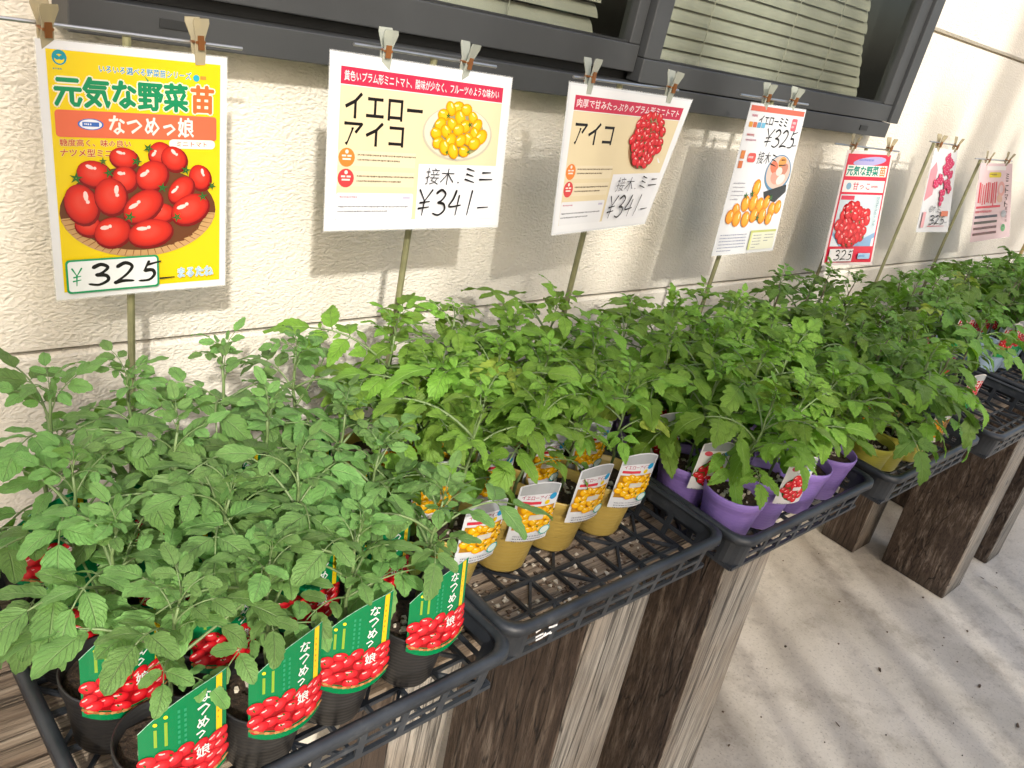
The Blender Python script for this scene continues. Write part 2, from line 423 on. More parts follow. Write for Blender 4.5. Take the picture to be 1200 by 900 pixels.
    def fine(s, x, y, w, lines, lh, col, hh=1.6):
        rr = random.Random(int(x * 7 + y * 13))
        for k in range(lines):
            yy = y + k * lh; xx = x; end = x + w * (1 if k < lines - 1 else rr.uniform(.5, .8))
            while xx < end - 1.2:
                g = rr.uniform(.7, 1.6); s.rect(xx, yy + rr.uniform(0, .25), xx + g, yy + hh * rr.uniform(.7, 1), col, 1, 1); s.z -= s.step; xx += g + rr.uniform(.5, 1.2)
        s.z += s.step
    def mesh(s, name): return s.b.mesh(name, M['print'])

RED = dict(col=hx('a81616'), mid=hx('e0301f'), hi=hx('ffd9cf'))
RED2 = dict(col=hx('b01020'), mid=hx('e5222a'), hi=hx('ffc8c4'))
YEL = dict(col=hx('d98a00'), mid=hx('f7bd12'), hi=hx('fff1a8'))
ORA = dict(col=hx('d97800'), mid=hx('f9a81c'), hi=hx('fff0b8'))
GRN = hx('2f6b2c')
def calyx(p, x, y, r, a=0):
    for k in range(5):
        t = a + k * 2 * pi / 5; p.poly([(x + .25 * r * cos(t + 1.3), y + .25 * r * sin(t + 1.3)), (x + r * cos(t), y + r * sin(t)), (x + .25 * r * cos(t - 1.3), y + .25 * r * sin(t - 1.3))][::-1], GRN)
def heap(p, cx, cy, rx, ry, r, n, pal, seed, asp=.72, cal=True):
    rr = random.Random(seed); pts = []
    for _ in range(4000):
        a, q = rr.uniform(0, 2 * pi), sqrt(rr.random()); x, y = cx + cos(a) * q * (rx - r * .7), cy + sin(a) * q * (ry - r * .6)
        if all((x - u) ** 2 + (y - v) ** 2 > (r * 1.12) ** 2 for u, v in pts): pts.append((x, y))
        if len(pts) >= n: break
    pts.sort(key=lambda t: t[1])
    for x, y in pts:
        ang = rr.uniform(-60, 60); s_ = rr.uniform(.9, 1.15)
        p.ell(x, y, r * s_, r * asp * s_, ang, k=14, **pal)
        if cal and rr.random() < .45: calyx(p, x + r * .7 * cos(radians(ang)), y + r * .7 * sin(radians(ang)), r * .45, rr.random() * 6)

BLK = hx('1c1a1c')
def art1(p):      # yellow portrait sign
    p.sheet(210, 297, hx('eef0f2'), z=0)
    p.rect(9, 9, 202, 288, hx('f2d417'), 8, 8)
    p.ell(22, 17, 7.5, 8, 0, hx('1f9aa8')); p.ell(22, 18.5, 5, 5, 0, hx('f2d417')); p.ell(19.5, 17, 3, 2.4, 35, hx('1f9aa8')); p.ell(24.5, 17, 3, 2.4, -35, hx('1f9aa8'))
    p.fine(15, 28, 15, 1, 3, hx('2a8b8b'), 2)
    p.text('いろいろ選べる野菜苗シリーズ', 62, 21, 104, 8.5, hx('1d8fd0'), .015, outline=hx('fbf6c8'))
    p.text('元気な野菜', 15, 36, 146, 32, hx('12905c'), .055, outline=hx('f8f6d8'), ow=.012)
    p.text('苗', 166, 36, 27, 32, hx('e8703a'), .055, outline=hx('f8f6d8'), ow=.012)
    p.poly([(110, 28), (115, 36), (120, 27), (116, 34)][::-1], hx('1f9b66'))
    p.ell(172, 27, 4, 4, 0, hx('2bb3c8')); p.rect(177, 24, 184, 28, hx('ee9a3a'), 2, 2)
    p.rrect(13, 72, 197, 102, 4, hx('e8714e'))
    p.ell(50, 87, 14, 6.5, 0, hx('f4f6fb')); p.ell(50, 87, 14, 6.5, 0, hx('3d6fc0'), inner=.86); p.rect(41, 84.5, 59, 89.5, hx('3d6fc0'), 3, 1); p.fine(43, 86, 14, 1, 3, hx('eef2fb'), 2)
    p.text('なつめっ娘', 70, 75, 98, 23, hx('fbf5ec'), .028)
    p.text('糖度高く、味の良い', 16, 104, 77, 8, hx('c23a30'), .02, outline=hx('f6e79a')); p.text('ナツメ型ミニトマト', 16, 115, 84, 8.5, hx('c23a30'), .02, outline=hx('f6e79a'))
    p.rrect(138, 101, 195, 112, 5, hx('fbf7ea')); p.text('ミニトマト', 147, 103.5, 38, 6, hx('c8584a'), .015)
    # basket
    p.ell(103, 190, 93, 56, 0, hx('6b3d22'), k=36)
    p.ell(103, 188, 93, 60, 0, hx('caa06a'), a0=6, a1=172, k=40, inner=.86)
    for a in range(8, 172, 6):
        c, s_ = cos(radians(a)), sin(radians(a)); p.stroke([(103 + 80 * c, 188 + 52 * s_), (103 + 92 * c, 188 + 59 * s_)], 1.4, hx('8c5a34'), False)
    T = [(126, 118, 14, 13, -60), (84, 124, 16, 12, 10), (143, 124, 16, 14, 40), (50, 143, 19, 15, 15), (84, 149, 14, 15, 0), (175, 147, 16, 13, 70), (116, 145, 20, 17, -40), (151, 163, 19, 13, -50),
         (126, 192, 16, 12, 0), (40, 205, 15, 12, 20), (34, 179, 24, 18, 75), (67, 170, 22, 18, 85), (104, 183, 26, 17, -38), (162, 188, 25, 18, -28), (67, 214, 21, 18, -15), (112, 217, 27, 17, -10)]
    for x, y, a, b, g in T:
        p.ell(x + 1, y + 2, a + 1.6, b + 1.6, g, hx('7d0f10')); p.ell(x, y, a, b, g, k=22, **RED)
    for x, y, r in ((30, 148, 8), (66, 142, 7), (98, 128, 7), (88, 196, 8), (128, 160, 7), (145, 198, 7), (178, 172, 7), (157, 138, 7), (112, 112, 7), (190, 158, 6), (60, 128, 5)): calyx(p, x, y, r, x)
    p.rrect(11, 246, 121, 289, 5, hx('2c9a63')); p.rrect(13.5, 248.5, 118.5, 286.5, 3.5, hx('eef2f0'))
    p.hand('¥', 18, 257, 11, 22, 2.6, hx('2c9a63'))
    p.hand('325', 36, 254, 24, 26, 4.6, BLK, 1.2, .12); p.hand('-', 122, 271, 18, 12, 3.0, BLK)
    p.text('まるたね', 145, 266, 46, 13, hx('2b8fc4'), .04, outline=hx('eef6f8'), ow=.03); p.text('まるたね', 145, 266, 46, 13, hx('cfe6ee'), 0)
def aiko(p, top, names, pal, photo, red):
    p.sheet(297, 210, hx('e9edf0'), z=0)
    p.rect(3, 3, 294, 207, hx('f3f5f6'), 8, 6)
    p.rect(15, 36, 281, 197, hx('ecdcb4'), 8, 6)
    p.rect(15, 15, 281, 35, hx('cc3352'), 8, 2)
    p.text(top, 20, 19, 254, 12, hx('f8e9ea'), .012)
    p.rect(15, 111, 135, 130, hx('f0e2bf')); p.rect(15, 136, 135, 155, hx('f0e2bf'))
    for n_, x, y, w_, h_ in names: p.text(n_, x, y, w_, h_, BLK, .022)
    p.ell(28, 120, 12, 11.5, 0, hx('ee8a3c')); p.ell(28, 145, 12, 11.5, 0, hx('e0474a'))
    for yy, cc in ((117, 0), (142, 0)):
        p.rect(21, yy, 27, yy + 2, hx('fbeee0'), 1, 1); p.rect(29, yy, 35, yy + 2, hx('fbeee0'), 1, 1); p.rect(22, yy + 4, 34, yy + 6, hx('fbeee0'), 1, 1); p.ell(28, yy - 4, 2.5, 2.5, 0, hx('fbeee0'), k=8)
    p.fine(44, 115, 92, 2, 6, hx('5b4a3c'), 2.4); p.fine(44, 141, 92, 2, 6, hx('5b4a3c'), 2.4)
    p.rrect(15, 163, 135, 197, 3, hx('eef0f2')); p.fine(20, 167, 48, 1, 5, hx('c8506a'), 2.4); p.fine(18, 179, 110, 2, 6, hx('4b4b52'), 2.4); p.rect(118, 167, 130, 170, hx('c9c4d8'), 1, 1)
    p.poly([(141, 124), (281, 122), (281, 197), (141, 197)][::-1], hx('eff1f4'))
    if photo == 'plate':
        p.ell(205, 82, 62, 36, 0, hx('c9c3ad'), k=36); p.ell(205, 81, 59, 34, 0, hx('e6dfc8'), k=36); p.ell(205, 82, 47, 30, 0, hx('a3a070'), k=30)
        heap(p, 204, 77, 52, 36, 11, 30, YEL, 5, .78)
    else:
        p.ell(207, 72, 44, 44, 0, hx('b38d6a'), k=30); heap(p, 206, 71, 47, 46, 8.5, 60, RED2, 9, .8)
    p.text('接木', 151, 128, 50, 22, BLK, -.012, .12); p.hand('.', 207, 126, 8, 22, 2.4, BLK); p.hand('ミ', 222, 126, 20, 20, 3.2, BLK); p.hand('ニ', 249, 128, 24, 16, 3.2, BLK)
    p.hand('¥341', 141, 157, 22, 34, 3.4, BLK, 1.22, .10); p.hand('-', 250, 168, 20, 22, 2.6, BLK)
def art2(p): aiko(p, '黄色いプラム形ミニトマト、酸味が少なく、フルーツのような味わい', [('イエロー', 23, 43, 118, 30), ('アイコ', 23, 76, 90, 29)], YEL, 'plate', False)
def art3(p): aiko(p, '肉厚で甘みたっぷりのプラム形ミニトマト', [('アイコ', 24, 50, 92, 31)], RED2, 'heap', True)
def art4(p):
    p.sheet(210, 297, hx('eef1f4'), z=0); p.rect(4, 4, 206, 14, hx('e0705c'), 6, 1)
    p.fine(14, 20, 30, 1, 5, hx('d88a9a'), 5)
    p.text('イエローミミ', 42, 20, 106, 18, BLK, .01, .08)
    p.rrect(165, 20, 186, 44, 4, hx('e86a78')); p.fine(168, 26, 15, 2, 8, hx('fbe6e6'), 5)
    for i, c in enumerate(('e0a44c', 'dd7a55', '6cb0d8', '7ac0e0')): p.rrect(10 + 15 * i, 34, 23 + 15 * i, 44, 2, hx(c))
    p.fine(12, 56, 52, 1, 7, hx('e08a8a'), 5); p.fine(12, 66, 48, 1, 7, hx('d9a0b0'), 4)
    p.hand('¥325', 78, 44, 26, 34, 3.6, BLK, 1.12, .10); p.hand('-', 188, 60, 14, 22, 2.4, BLK)
    p.ell(158, 130, 48, 38, 0, hx('5f8fb0'), k=28); p.ell(158, 128, 44, 34, 0, hx('d9c2b4'), k=28)
    for x, y, a, b, g, c in ((138, 118, 17, 12, 30, 'd9785c'), (165, 108, 15, 12, 0, 'e9a054'), (176, 122, 16, 12, -30, 'c98872'), (150, 140, 18, 12, 20, 'e3a08e'), (172, 142, 16, 10, -20, 'ece4de'), (160, 126, 12, 9, 0, 'f0d9d0')):
        p.ell(x, y, a, b, g, hx(c), k=14)
    p.poly([(120, 168), (200, 152), (204, 168), (170, 190), (128, 182)][::-1], hx('2c3438'))
    p.rect(0 + 8, 88, 22, 104, hx('e08a4a'), 2, 2); p.rect(8, 108, 22, 122, hx('d87a4a'), 2, 2); p.rrect(34, 92, 62, 110, 6, hx('e2605c')); p.fine(36, 98, 24, 1, 4, hx('fbe6e6'), 5)
    p.text('接木', 68, 88, 46, 24, BLK, -.01, .12); p.hand('ミ', 120, 92, 24, 24, 3.4, BLK); p.hand('ニ', 154, 98, 24, 18, 3.2, BLK)
    p.fine(10, 150, 40, 5, 8, hx('a9a9b4'), 2.5)
    for x, y, a, b, g in ((92, 160, 18, 14, 90), (40, 205, 15, 12, 60), (66, 192, 17, 14, 75), (118, 196, 17, 14, 80), (140, 190, 15, 12, 100), (165, 206, 17, 13, 80), (186, 200, 15, 13, 95), (24, 218, 15, 13, 80), (92, 190, 18, 14, 92), (48, 222, 17, 14, 85), (78, 224, 17, 14, 80), (104, 216, 16, 13, 100), (134, 218, 17, 14, 85), (160, 224, 14, 12, 90)):
        p.ell(x, y, a, b, g, k=16, **ORA)
    for x, y in ((60, 176), (118, 222), (80, 172), (150, 180)): calyx(p, x, y, 9, x)
    p.fine(8, 254, 88, 6, 6.5, hx('5a6a9a'), 2.2); p.rect(108, 248, 200, 290, hx('f0f2d8'), 4, 3); p.rect(108, 248, 200, 253, hx('c9d27a'), 4, 1); p.rect(108, 253, 115, 290, hx('dfe59a'), 1, 3)
    p.fine(120, 258, 30, 5, 6.5, hx('4a5a8a'), 2.2); p.fine(160, 258, 34, 3, 6.5, hx('4a5a8a'), 2.2)
def art5(p):
    p.sheet(210, 297, hx('f3e4e2'), z=0); p.rect(7, 8, 203, 290, hx('e2304a'), 8, 8); p.ell(110, 26, 74, 11, -4, hx('b9b2e0'), k=24); p.fine(60, 20, 100, 1, 4, hx('5a78c8'), 6)
    p.rect(14, 36, 196, 64, hx('f6f4ea'), 6, 2); p.text('元気な野菜', 17, 38, 140, 24, hx('12907a'), .05); p.text('苗', 163, 38, 28, 24, hx('e88a3c'), .04)
    p.rect(13, 74, 197, 104, hx('f7f0ee'), 6, 2); p.ell(38, 89, 11, 9, 0, hx('8ab4cc')); p.text('甘っこ', 56, 79, 76, 19, hx('cf2a4a'), .02); p.fine(138, 86, 48, 1, 4, hx('cf5a6a'), 7)
    p.rect(13, 110, 197, 246, hx('d6e4ea'), 6, 6); p.rrect(16, 113, 74, 124, 2, hx('e0405a'))
    p.poly([(13, 205), (60, 246), (13, 246)][::-1], hx('8fb4d8')); p.poly([(13, 216), (50, 246), (13, 246)][::-1], hx('eef4fa'))
    p.poly([(197, 208), (90, 246), (197, 246)][::-1], hx('8fb4d8')); p.poly([(197, 222), (130, 246), (197, 246)][::-1], hx('eef4fa'))
    heap(p, 88, 186, 74, 60, 15, 34, RED2, 21, .92); heap(p, 78, 150, 36, 26, 14, 7, RED2, 22, .92); heap(p, 84, 232, 26, 16, 12, 4, RED2, 23, .92)
    p.vtext('リコピンたっぷり', 172, 114, 8, 9, hx('2a8a7a'), .01, 1.1)
    p.rect(13, 252, 110, 286, hx('f6f2f0'), 4, 2); p.hand('325', 34, 256, 22, 26, 3.6, BLK, 1.15, .1); p.rrect(134, 264, 186, 280, 3, hx('a8cdea')); p.fine(138, 269, 42, 1, 4, hx('3a78b8'), 6)
def art6(p):
    p.sheet(150, 240, hx('eceef0'), z=0); p.poly([(4, 60), (30, 36), (44, 60), (40, 130), (4, 150)][::-1], hx('e89aa4'))
    rr = random.Random(4)
    for x, y, s_ in ((98, 26, 20), (120, 40, 18), (92, 56, 22), (118, 70, 18), (64, 86, 20), (44, 98, 16), (104, 96, 20), (120, 112, 15), (86, 120, 16), (90, 140, 13), (84, 158, 10)):
        heap(p, x, y, s_, s_ * .8, 7.5, 9, dict(col=hx('b8184e'), mid=hx('dc2a62'), hi=hx('f7b0c4')), int(x), .9, False)
    p.text('接木', 34, 160, 30, 20, BLK, -.01, .1); p.rect(96, 176, 132, 192, hx('ee8a6a'), 2, 2); p.hand('ミ', 76, 162, 18, 20, 3, BLK)
    p.hand('325', 44, 190, 22, 26, 3.6, BLK, 1.15, .1); p.hand('-', 120, 198, 12, 20, 2.4, BLK); p.stroke([(40, 222), (120, 221)], 3, hx('cf2a4a')); p.rect(8, 180, 22, 226, hx('ecb0b4'), 1, 3)
def art7(p):
    p.sheet(190, 240, hx('f2d3d4'), z=0); p.rect(40, 8, 150, 20, hx('f6f2ee'), 4, 1)
    p.rrect(56, 26, 124, 42, 6, hx('e8d22c')); p.fine(62, 30, 56, 1, 8, hx('5a3a2a'), 6)
    rr = random.Random(8)
    for i in range(9):
        x = 10 + i * 11; p.rect(x, 54 + rr.uniform(0, 10), x + rr.uniform(4, 8), 120 + rr.uniform(-4, 10), hx('e8505c'), 1, 4)
    p.ell(130, 78, 20, 24, 0, hx('f0b0a8'), inner=.55, k=20); p.ell(124, 108, 16, 12, 20, hx('efc0a8'))
    p.rect(6, 128, 130, 135, hx('e04a5a'), 5, 1); p.fine(6, 142, 120, 1, 5, hx('e0606a'), 8)
    for i, c in enumerate(('2e3a52', '4a4640', '70464a', '70363a')): p.rect(6, 158 + i * 18, 118, 166 + i * 18, hx(c), 5, 1)
    p.ell(152, 205, 11, 13, 0, hx('6cc07a'), k=20); p.vtext('接木', 146, 194, 12, 12, hx('1f5a34'), .01)
    p.vtext('ミニトマト', 152, 30, 18, 20, BLK, .0, 1.1); p.vtext('夏野菜苗', 158, 136, 12, 12, hx('7a5a62'), 0, 1.1); p.ell(150, 158, 14, 12, 0, hx('b9bcc0'))

# ------------------------------------------------------------------ the setting
g = MB(); g.v = [(-60, -60, -.15), (60, -60, -.15), (60, 60, -.15), (-60, 60, -.15)]; g.face((0, 1, 2, 3))
o = obj('ground', g.mesh('ground', M['ground'])); o['kind'] = 'structure'

W = 1.10   # wall face
wl = thing('building_wall', 'cream stucco panel wall with shallow horizontal joints behind the seedling bench', 'wall', (0, W, -.15))
def panel(x0, x1, z0, z1):
    b = MB(); r = .006
    b.v += [(x0, .16, z0), (x1, .16, z0), (x1, .16, z1), (x0, .16, z1), (x0, r, z0), (x1, r, z0), (x1, r, z1), (x0, r, z1), (x0 + r, 0, z0 + r), (x1 - r, 0, z0 + r), (x1 - r, 0, z1 - r), (x0 + r, 0, z1 - r)]
    for q in ((4, 5, 9, 8), (5, 6, 10, 9), (6, 7, 11, 10), (7, 4, 8, 11), (8, 9, 10, 11), (0, 1, 5, 4), (2, 3, 7, 6), (3, 0, 4, 7), (1, 2, 6, 5)): b.face(q)
    obj('wall_panel', b.mesh('wall_panel', M['stucco']), wl, (0, 0, .15))
WX0, WX1, WZ0, WZ1 = .31, 2.36, 1.352, 2.45
G1, G2 = .944, 1.640
panel(-3, 9, -.15, G1 - .004)
def pierced(name, xs, zs, hole):
    b = MB(); g = {}
    for i, x in enumerate(xs):
        for j, z_ in enumerate(zs):
            for k, y in enumerate((0, .16)): g[i, j, k] = len(b.v); b.v.append((x, y, z_))
    for i in range(len(xs) - 1):
        for j in range(len(zs) - 1):
            if (i, j) == hole: continue
            b.face((g[i, j, 0], g[i + 1, j, 0], g[i + 1, j + 1, 0], g[i, j + 1, 0])); b.face((g[i, j, 1], g[i, j + 1, 1], g[i + 1, j + 1, 1], g[i + 1, j, 1]))
    for i in range(len(xs) - 1):
        b.face((g[i, 0, 0], g[i, 0, 1], g[i + 1, 0, 1], g[i + 1, 0, 0])); j = len(zs) - 1
        if (i, j - 1) != hole: b.face((g[i, j, 0], g[i + 1, j, 0], g[i + 1, j, 1], g[i, j, 1]))
    i, j = hole
    b.face((g[i, j, 0], g[i + 1, j, 0], g[i + 1, j, 1], g[i, j, 1])); b.face((g[i, j, 0], g[i, j, 1], g[i, j + 1, 1], g[i, j + 1, 0])); b.face((g[i + 1, j, 0], g[i + 1, j + 1, 0], g[i + 1, j + 1, 1], g[i + 1, j, 1]))
    obj(name, b.mesh(name, M['stucco']), wl, (0, 0, .15))
pierced('wall_panel', [-3, WX0, WX1, 9], [G1 + .004, WZ0, G2 - .004], (1, 1))
panel(-3, WX0, G2 + .004, WZ1); panel(WX1, 9, G2 + .004, WZ1); panel(-3, 9, WZ1 + .008, 3.3)
b = MB(); b.box((-3, .02, -.10), (9, .14, G1 + .002)); b.box((-3, .02, G1 + .002), (WX0 - .01, .14, 3.2)); b.box((WX1 + .01, .02, G1 + .002), (9, .14, 3.2)); b.box((-3, .022, WZ1), (9, .14, WZ1 + .02)); obj('joint_backing', b.mesh('joint_backing', M['groove']), wl, (0, 0, .15))

win = thing('window', 'charcoal aluminium sliding window with khaki blinds behind the glass', 'window', (0, W, 0))
def wbox(name, a, c, mat, bev=.0015):
    b = MB(); b.box(a, c); o = obj(name, b.mesh(name, M[mat]), win)
    if bev:
        md = o.modifiers.new('edge', 'BEVEL'); md.width = bev; md.segments = 2
    return o
wbox('sill', (WX0 - .012, -.058, WZ0 + .002), (WX1 - .035, .16, 1.392), 'frame')
wbox('frame_track', (WX0, -.012, 1.3925), (WX1 - .04, .16, 1.406), 'frame_dark', 0)
wbox('frame', (WX1 - .052, -.062, 1.3935), (WX1 - .002, .16, 2.44), 'frame')
wbox('frame', (WX0 - .014, -.06, 1.3935), (WX0 + .028, .16, 2.44), 'frame')
wbox('frame', (WX0 + .03, -.06, 2.38), (WX1 - .054, .16, 2.44), 'frame')
sx = 1.262
def sash(x0, x1, y0, y1, zb, rail, stl, str_):
    s_ = obj('sash', None, win)
    def pc(n, a, c, mat='frame'):
        b = MB(); b.box(a, c); o = obj(n, b.mesh(n, M[mat]), s_); md = o.modifiers.new('edge', 'BEVEL'); md.width = .002; md.segments = 2
    pc('bottom_rail', (x0, y0, zb), (x1, y1, zb + rail)); pc('stile', (x0, y0 + .001, zb + rail + .0005), (x0 + stl, y1, 2.376)); pc('stile', (x1 - str_, y0 + .001, zb + rail + .0005), (x1, y1, 2.376))
    b = MB(); ym = (y0 + y1) / 2; b.box((x0 + stl - .004, ym, zb + rail - .004), (x1 - str_ + .004, ym + .004, 2.376)); obj('pane', b.mesh('pane', M['glass']), s_)
    b = MB(); b.box((x0 + stl, y0 + .006, zb + rail + .0006), (x1 - str_, ym - .001, zb + rail + .004)); obj('gasket', b.mesh('gasket', M['frame_dark']), s_)
sash(WX0 + .03, sx - .005, -.040, -.008, 1.4085, .047, .05, .028)
sash(sx - .002, WX1 - .054, -.055, -.022, 1.394, .042, .046, .052)
wbox('weep_hole', (.395, -.0595, 1.372), (.445, -.05, 1.382), 'frame_dark', 0)
wbox('drain_cap', (2.16, -.0605, 1.366), (2.20, -.05, 1.378), 'frame_dark', 0)
bl = obj('blind', None, win)
def slat(x0, x1, z, tilt=62):
    n = 4; b = MB(); hw = .0135
    for i in range(n + 1):
        t = -hw + 2 * hw * i / n; bow = .0022 * (1 - (t / hw) ** 2)
        y, zz = t * cos(radians(tilt)) - bow * sin(radians(tilt)), t * sin(radians(tilt)) + bow * cos(radians(tilt))
        b.v += [(x0, y, zz), (x1, y, zz)]
    for i in range(n): b.face((2 * i, 2 * i + 1, 2 * i + 3, 2 * i + 2))
    obj('slat', b.mesh('slat', M['slat']), bl, (0, .034, z), (0, 0, 0))
z = 1.447; k = 0
while z < 2.3:
    slat(.40, 1.20 + random.uniform(-.004, .004), z + .022, 55); slat(1.335, 2.262 - .055 * min(1, k / 8) - .045 * min(1, k / 8) + random.uniform(-.006, .006), z, 72)
    z += .0252; k += 1
b = MB()
for x in (.62, .98, 1.52, 1.83, 2.02): b.tube([(x, .018, 1.43), (x, .018, 2.36)], .0012, 4)
obj('cord', b.mesh('cord', M['slat']), bl)
b = MB(); b.box((WX0, .30, 1.3), (WX1, .32, 2.5)); b.box((WX0 - .02, .161, 1.3), (WX0, .32, 2.5)); b.box((WX1, .161, 1.3), (WX1 + .02, .32, 2.5)); b.box((WX0, .161, 1.28), (WX1, .32, 1.3)); b.box((WX0, .161, 2.5), (WX1, .32, 2.52))
obj('interior', b.mesh('interior', M['room']), win)

# ------------------------------------------------------------------ bench
bench = thing('timber_bench', 'long weathered timber bench of planks on heavy upright blocks', 'bench', (0, 0, -.15))
for i, (y0, y1) in enumerate(((.562, .645), (.652, .77), (.777, .89), (.897, 1.02))):
    for x0, x1 in ((-.6, 1.72), (1.726, 4.6)):
        b = MB(); nn = 10
        b.box((x0, y0, .70), (x1, y1, .732)); o = obj('plank', b.mesh('plank', M['plank']), bench, (0, 0, .15))
        md = o.modifiers.new('edge', 'BEVEL'); md.width = .004; md.segments = 2
def leg(xt, xb, w_, y0, y1):
    b = MB(); zt, zb = .699, -.15
    b.v = [(xb, y0, zb), (xb + w_, y0, zb), (xb + w_, y1, zb), (xb, y1, zb), (xt, y0, zt), (xt + w_, y0, zt), (xt + w_, y1, zt), (xt, y1, zt)]
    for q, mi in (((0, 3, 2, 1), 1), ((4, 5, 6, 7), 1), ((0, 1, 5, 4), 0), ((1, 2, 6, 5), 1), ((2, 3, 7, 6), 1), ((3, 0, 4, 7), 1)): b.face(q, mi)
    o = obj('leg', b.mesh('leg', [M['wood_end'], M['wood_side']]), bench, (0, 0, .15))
    md = o.modifiers.new('edge', 'BEVEL'); md.width = .007; md.segments = 3; md.harden_normals = False
leg(.845, .90, .145, .53, .78); leg(1.215, 1.30, .165, .531, .79); leg(2.93, 3.07, .17, .53, .775); leg(3.36, 3.52, .15, .531, .76)
leg(.655, .665, .125, .70, .84); leg(1.40, 1.45, .13, .86, 1.01); leg(2.95, 3.0, .15, .86, 1.0); leg(3.5, 3.6, .14, .86, 1.0)

# ------------------------------------------------------------------ trays
def rr_loop(L, Wd, r, per_corner=5, cells=None):
    pts = []; 
    cx, cy = L / 2, Wd / 2; 
    for ix, (sx_, sy_, a0) in enumerate(((1, -1, -90), (1, 1, 0), (-1, 1, 90), (-1, -1, 180))):
        for i in range(per_corner + 1):
            a = radians(a0 + 90 * i / per_corner); pts.append((sx_ * (cx - r) + r * cos(a), sy_ * (cy - r) + r * sin(a), 'c'))
        nx = ((1, 1), (-1, 1), (-1, -1), (1, -1))[ix]
        p0 = pts[-1][:2]; a1 = radians(a0 + 90)
        q = ((cx, cy - r), (-cx + r, cy), (-cx, -cy + r), (cx - r, -cy))[ix]
        D_ = sqrt((q[0] - p0[0]) ** 2 + (q[1] - p0[1]) ** 2); n = int(D_ / .056); sl_ = (D_ - .004) / n
        d = ((q[0] - p0[0]) / D_, (q[1] - p0[1]) / D_)
        for k in range(n):
            for u in (k * sl_ + .007, (k + 1) * sl_ - .003):
                pts.append((p0[0] + d[0] * u, p0[1] + d[1] * u, 's' if u == k * sl_ + .007 else 'e'))
    return pts
def tray_meshes(L, Wd, H=.068):
    P = rr_loop(L, Wd, .028); n = len(P)
    def sc(p, ins): 
        l = sqrt((p[0] / (L / 2)) ** 2 + (p[1] / (Wd / 2)) ** 2)
        return p[0] * (1 - ins / (L / 2)), p[1] * (1 - ins / (Wd / 2))
    zs = [0, .10, .32, .42, .66, .80, 1.0]; wall = MB()
    for q in zs:
        for p in P: x, y = sc(p, .007 * (1 - q)); wall.v.append((x, y, q * H))
    for j in range(len(zs) - 1):
        for i in range(n):
            if j in (1, 3) and P[i][2] == 's': continue
            wall.face((j * n + i, j * n + (i + 1) % n, (j + 1) * n + (i + 1) % n, (j + 1) * n + i))
    rim = MB(); prof = [(-.004, -.003), (-.003, .001), (.003, .003), (.009, .001), (.010, -.010), (.0075, -.010), (.006, -.002), (-.001, -.004)]
    for a, z_ in prof:
        for p in P: x, y = sc(p, -a); rim.v.append((x, y, H + z_))
    for j in range(len(prof)):
        k = (j + 1) % len(prof)
        for i in range(n): rim.face((j * n + i, k * n + i, k * n + (i + 1) % n, j * n + (i + 1) % n))
    fl = MB(); a, c = L / 2 - .008, Wd / 2 - .008
    nx, ny = int(L / .05), int(Wd / .05)
    for i in range(nx + 1): x = -a + 2 * a * i / nx; fl.bar((x, -c, .003), (x, c, .003), .005, .006)
    for i in range(ny + 1): y = -c + 2 * c * i / ny; fl.bar((-a, y, .0035), (a, y, .0035), .005, .006)
    for i in range(nx):
        for j in range(ny):
            if (i + 2 * j) % 4 in (0, 2):
                x0, x1 = -a + 2 * a * i / nx, -a + 2 * a * (i + 1) / nx; y0, y1 = -c + 2 * c * j / ny, -c + 2 * c * (j + 1) / ny
                if (i + j) % 4 < 2: y0, y1 = y1, y0
                fl.bar((x0, y0, .0028), (x1, y1, .0028), .004, .005)
    return rim.mesh('rim', M['tray'], True), wall.mesh('side_wall', M['tray']), fl.mesh('floor_grid', M['tray'])
TR = tray_meshes(.452, .43)
def tray(x0, yf, label, rz=0, z=.7335):
    t = thing('plant_tray', label, 'tray', (x0 + .226, yf + .215, z), rz, 'black nursery trays along the bench')
    obj('rim', TR[0], t)
    s_ = obj('side_wall', TR[1], t); md = s_.modifiers.new('thick', 'SOLIDIFY'); md.thickness = .0028; md.offset = 0
    obj('floor_grid', TR[2], t); return t
T1 = tray(.153, .475, 'nearest black lattice tray, holding black pots with green cards', radians(1.2))
T2 = tray(.632, .500, 'black tray with golden pots and a bare lattice strip along its front')
T3 = tray(1.105, .470, 'black tray holding purple pots')
T4 = tray(1.610, .450, 'black tray with lime pots between the purple pots and the empty tray')
T5 = tray(2.130, .425, 'mostly empty black tray beside the green and red bag')
T6 = tray(2.605, .440, 'farthest empty black tray by the right edge', 0, .742)
T7 = tray(3.080, .455, 'black tray beyond the empty ones, mostly hidden by leaves at the right edge')
# worn white stencil on the golden tray
b = MB(); rr = random.Random(3)
for i in range(11):
    x = .0 + rr.uniform(0, .040); z_ = rr.uniform(0, .026); b.bar((x, 0, z_), (x + rr.uniform(.004, .014), 0, z_ + rr.uniform(-.004, .006)), .0006, .0025)
obj('white_mark', b.mesh('white_mark', M['white_mark']), T2, (-.19, -.2195, .032), (radians(-6), 0, 0))

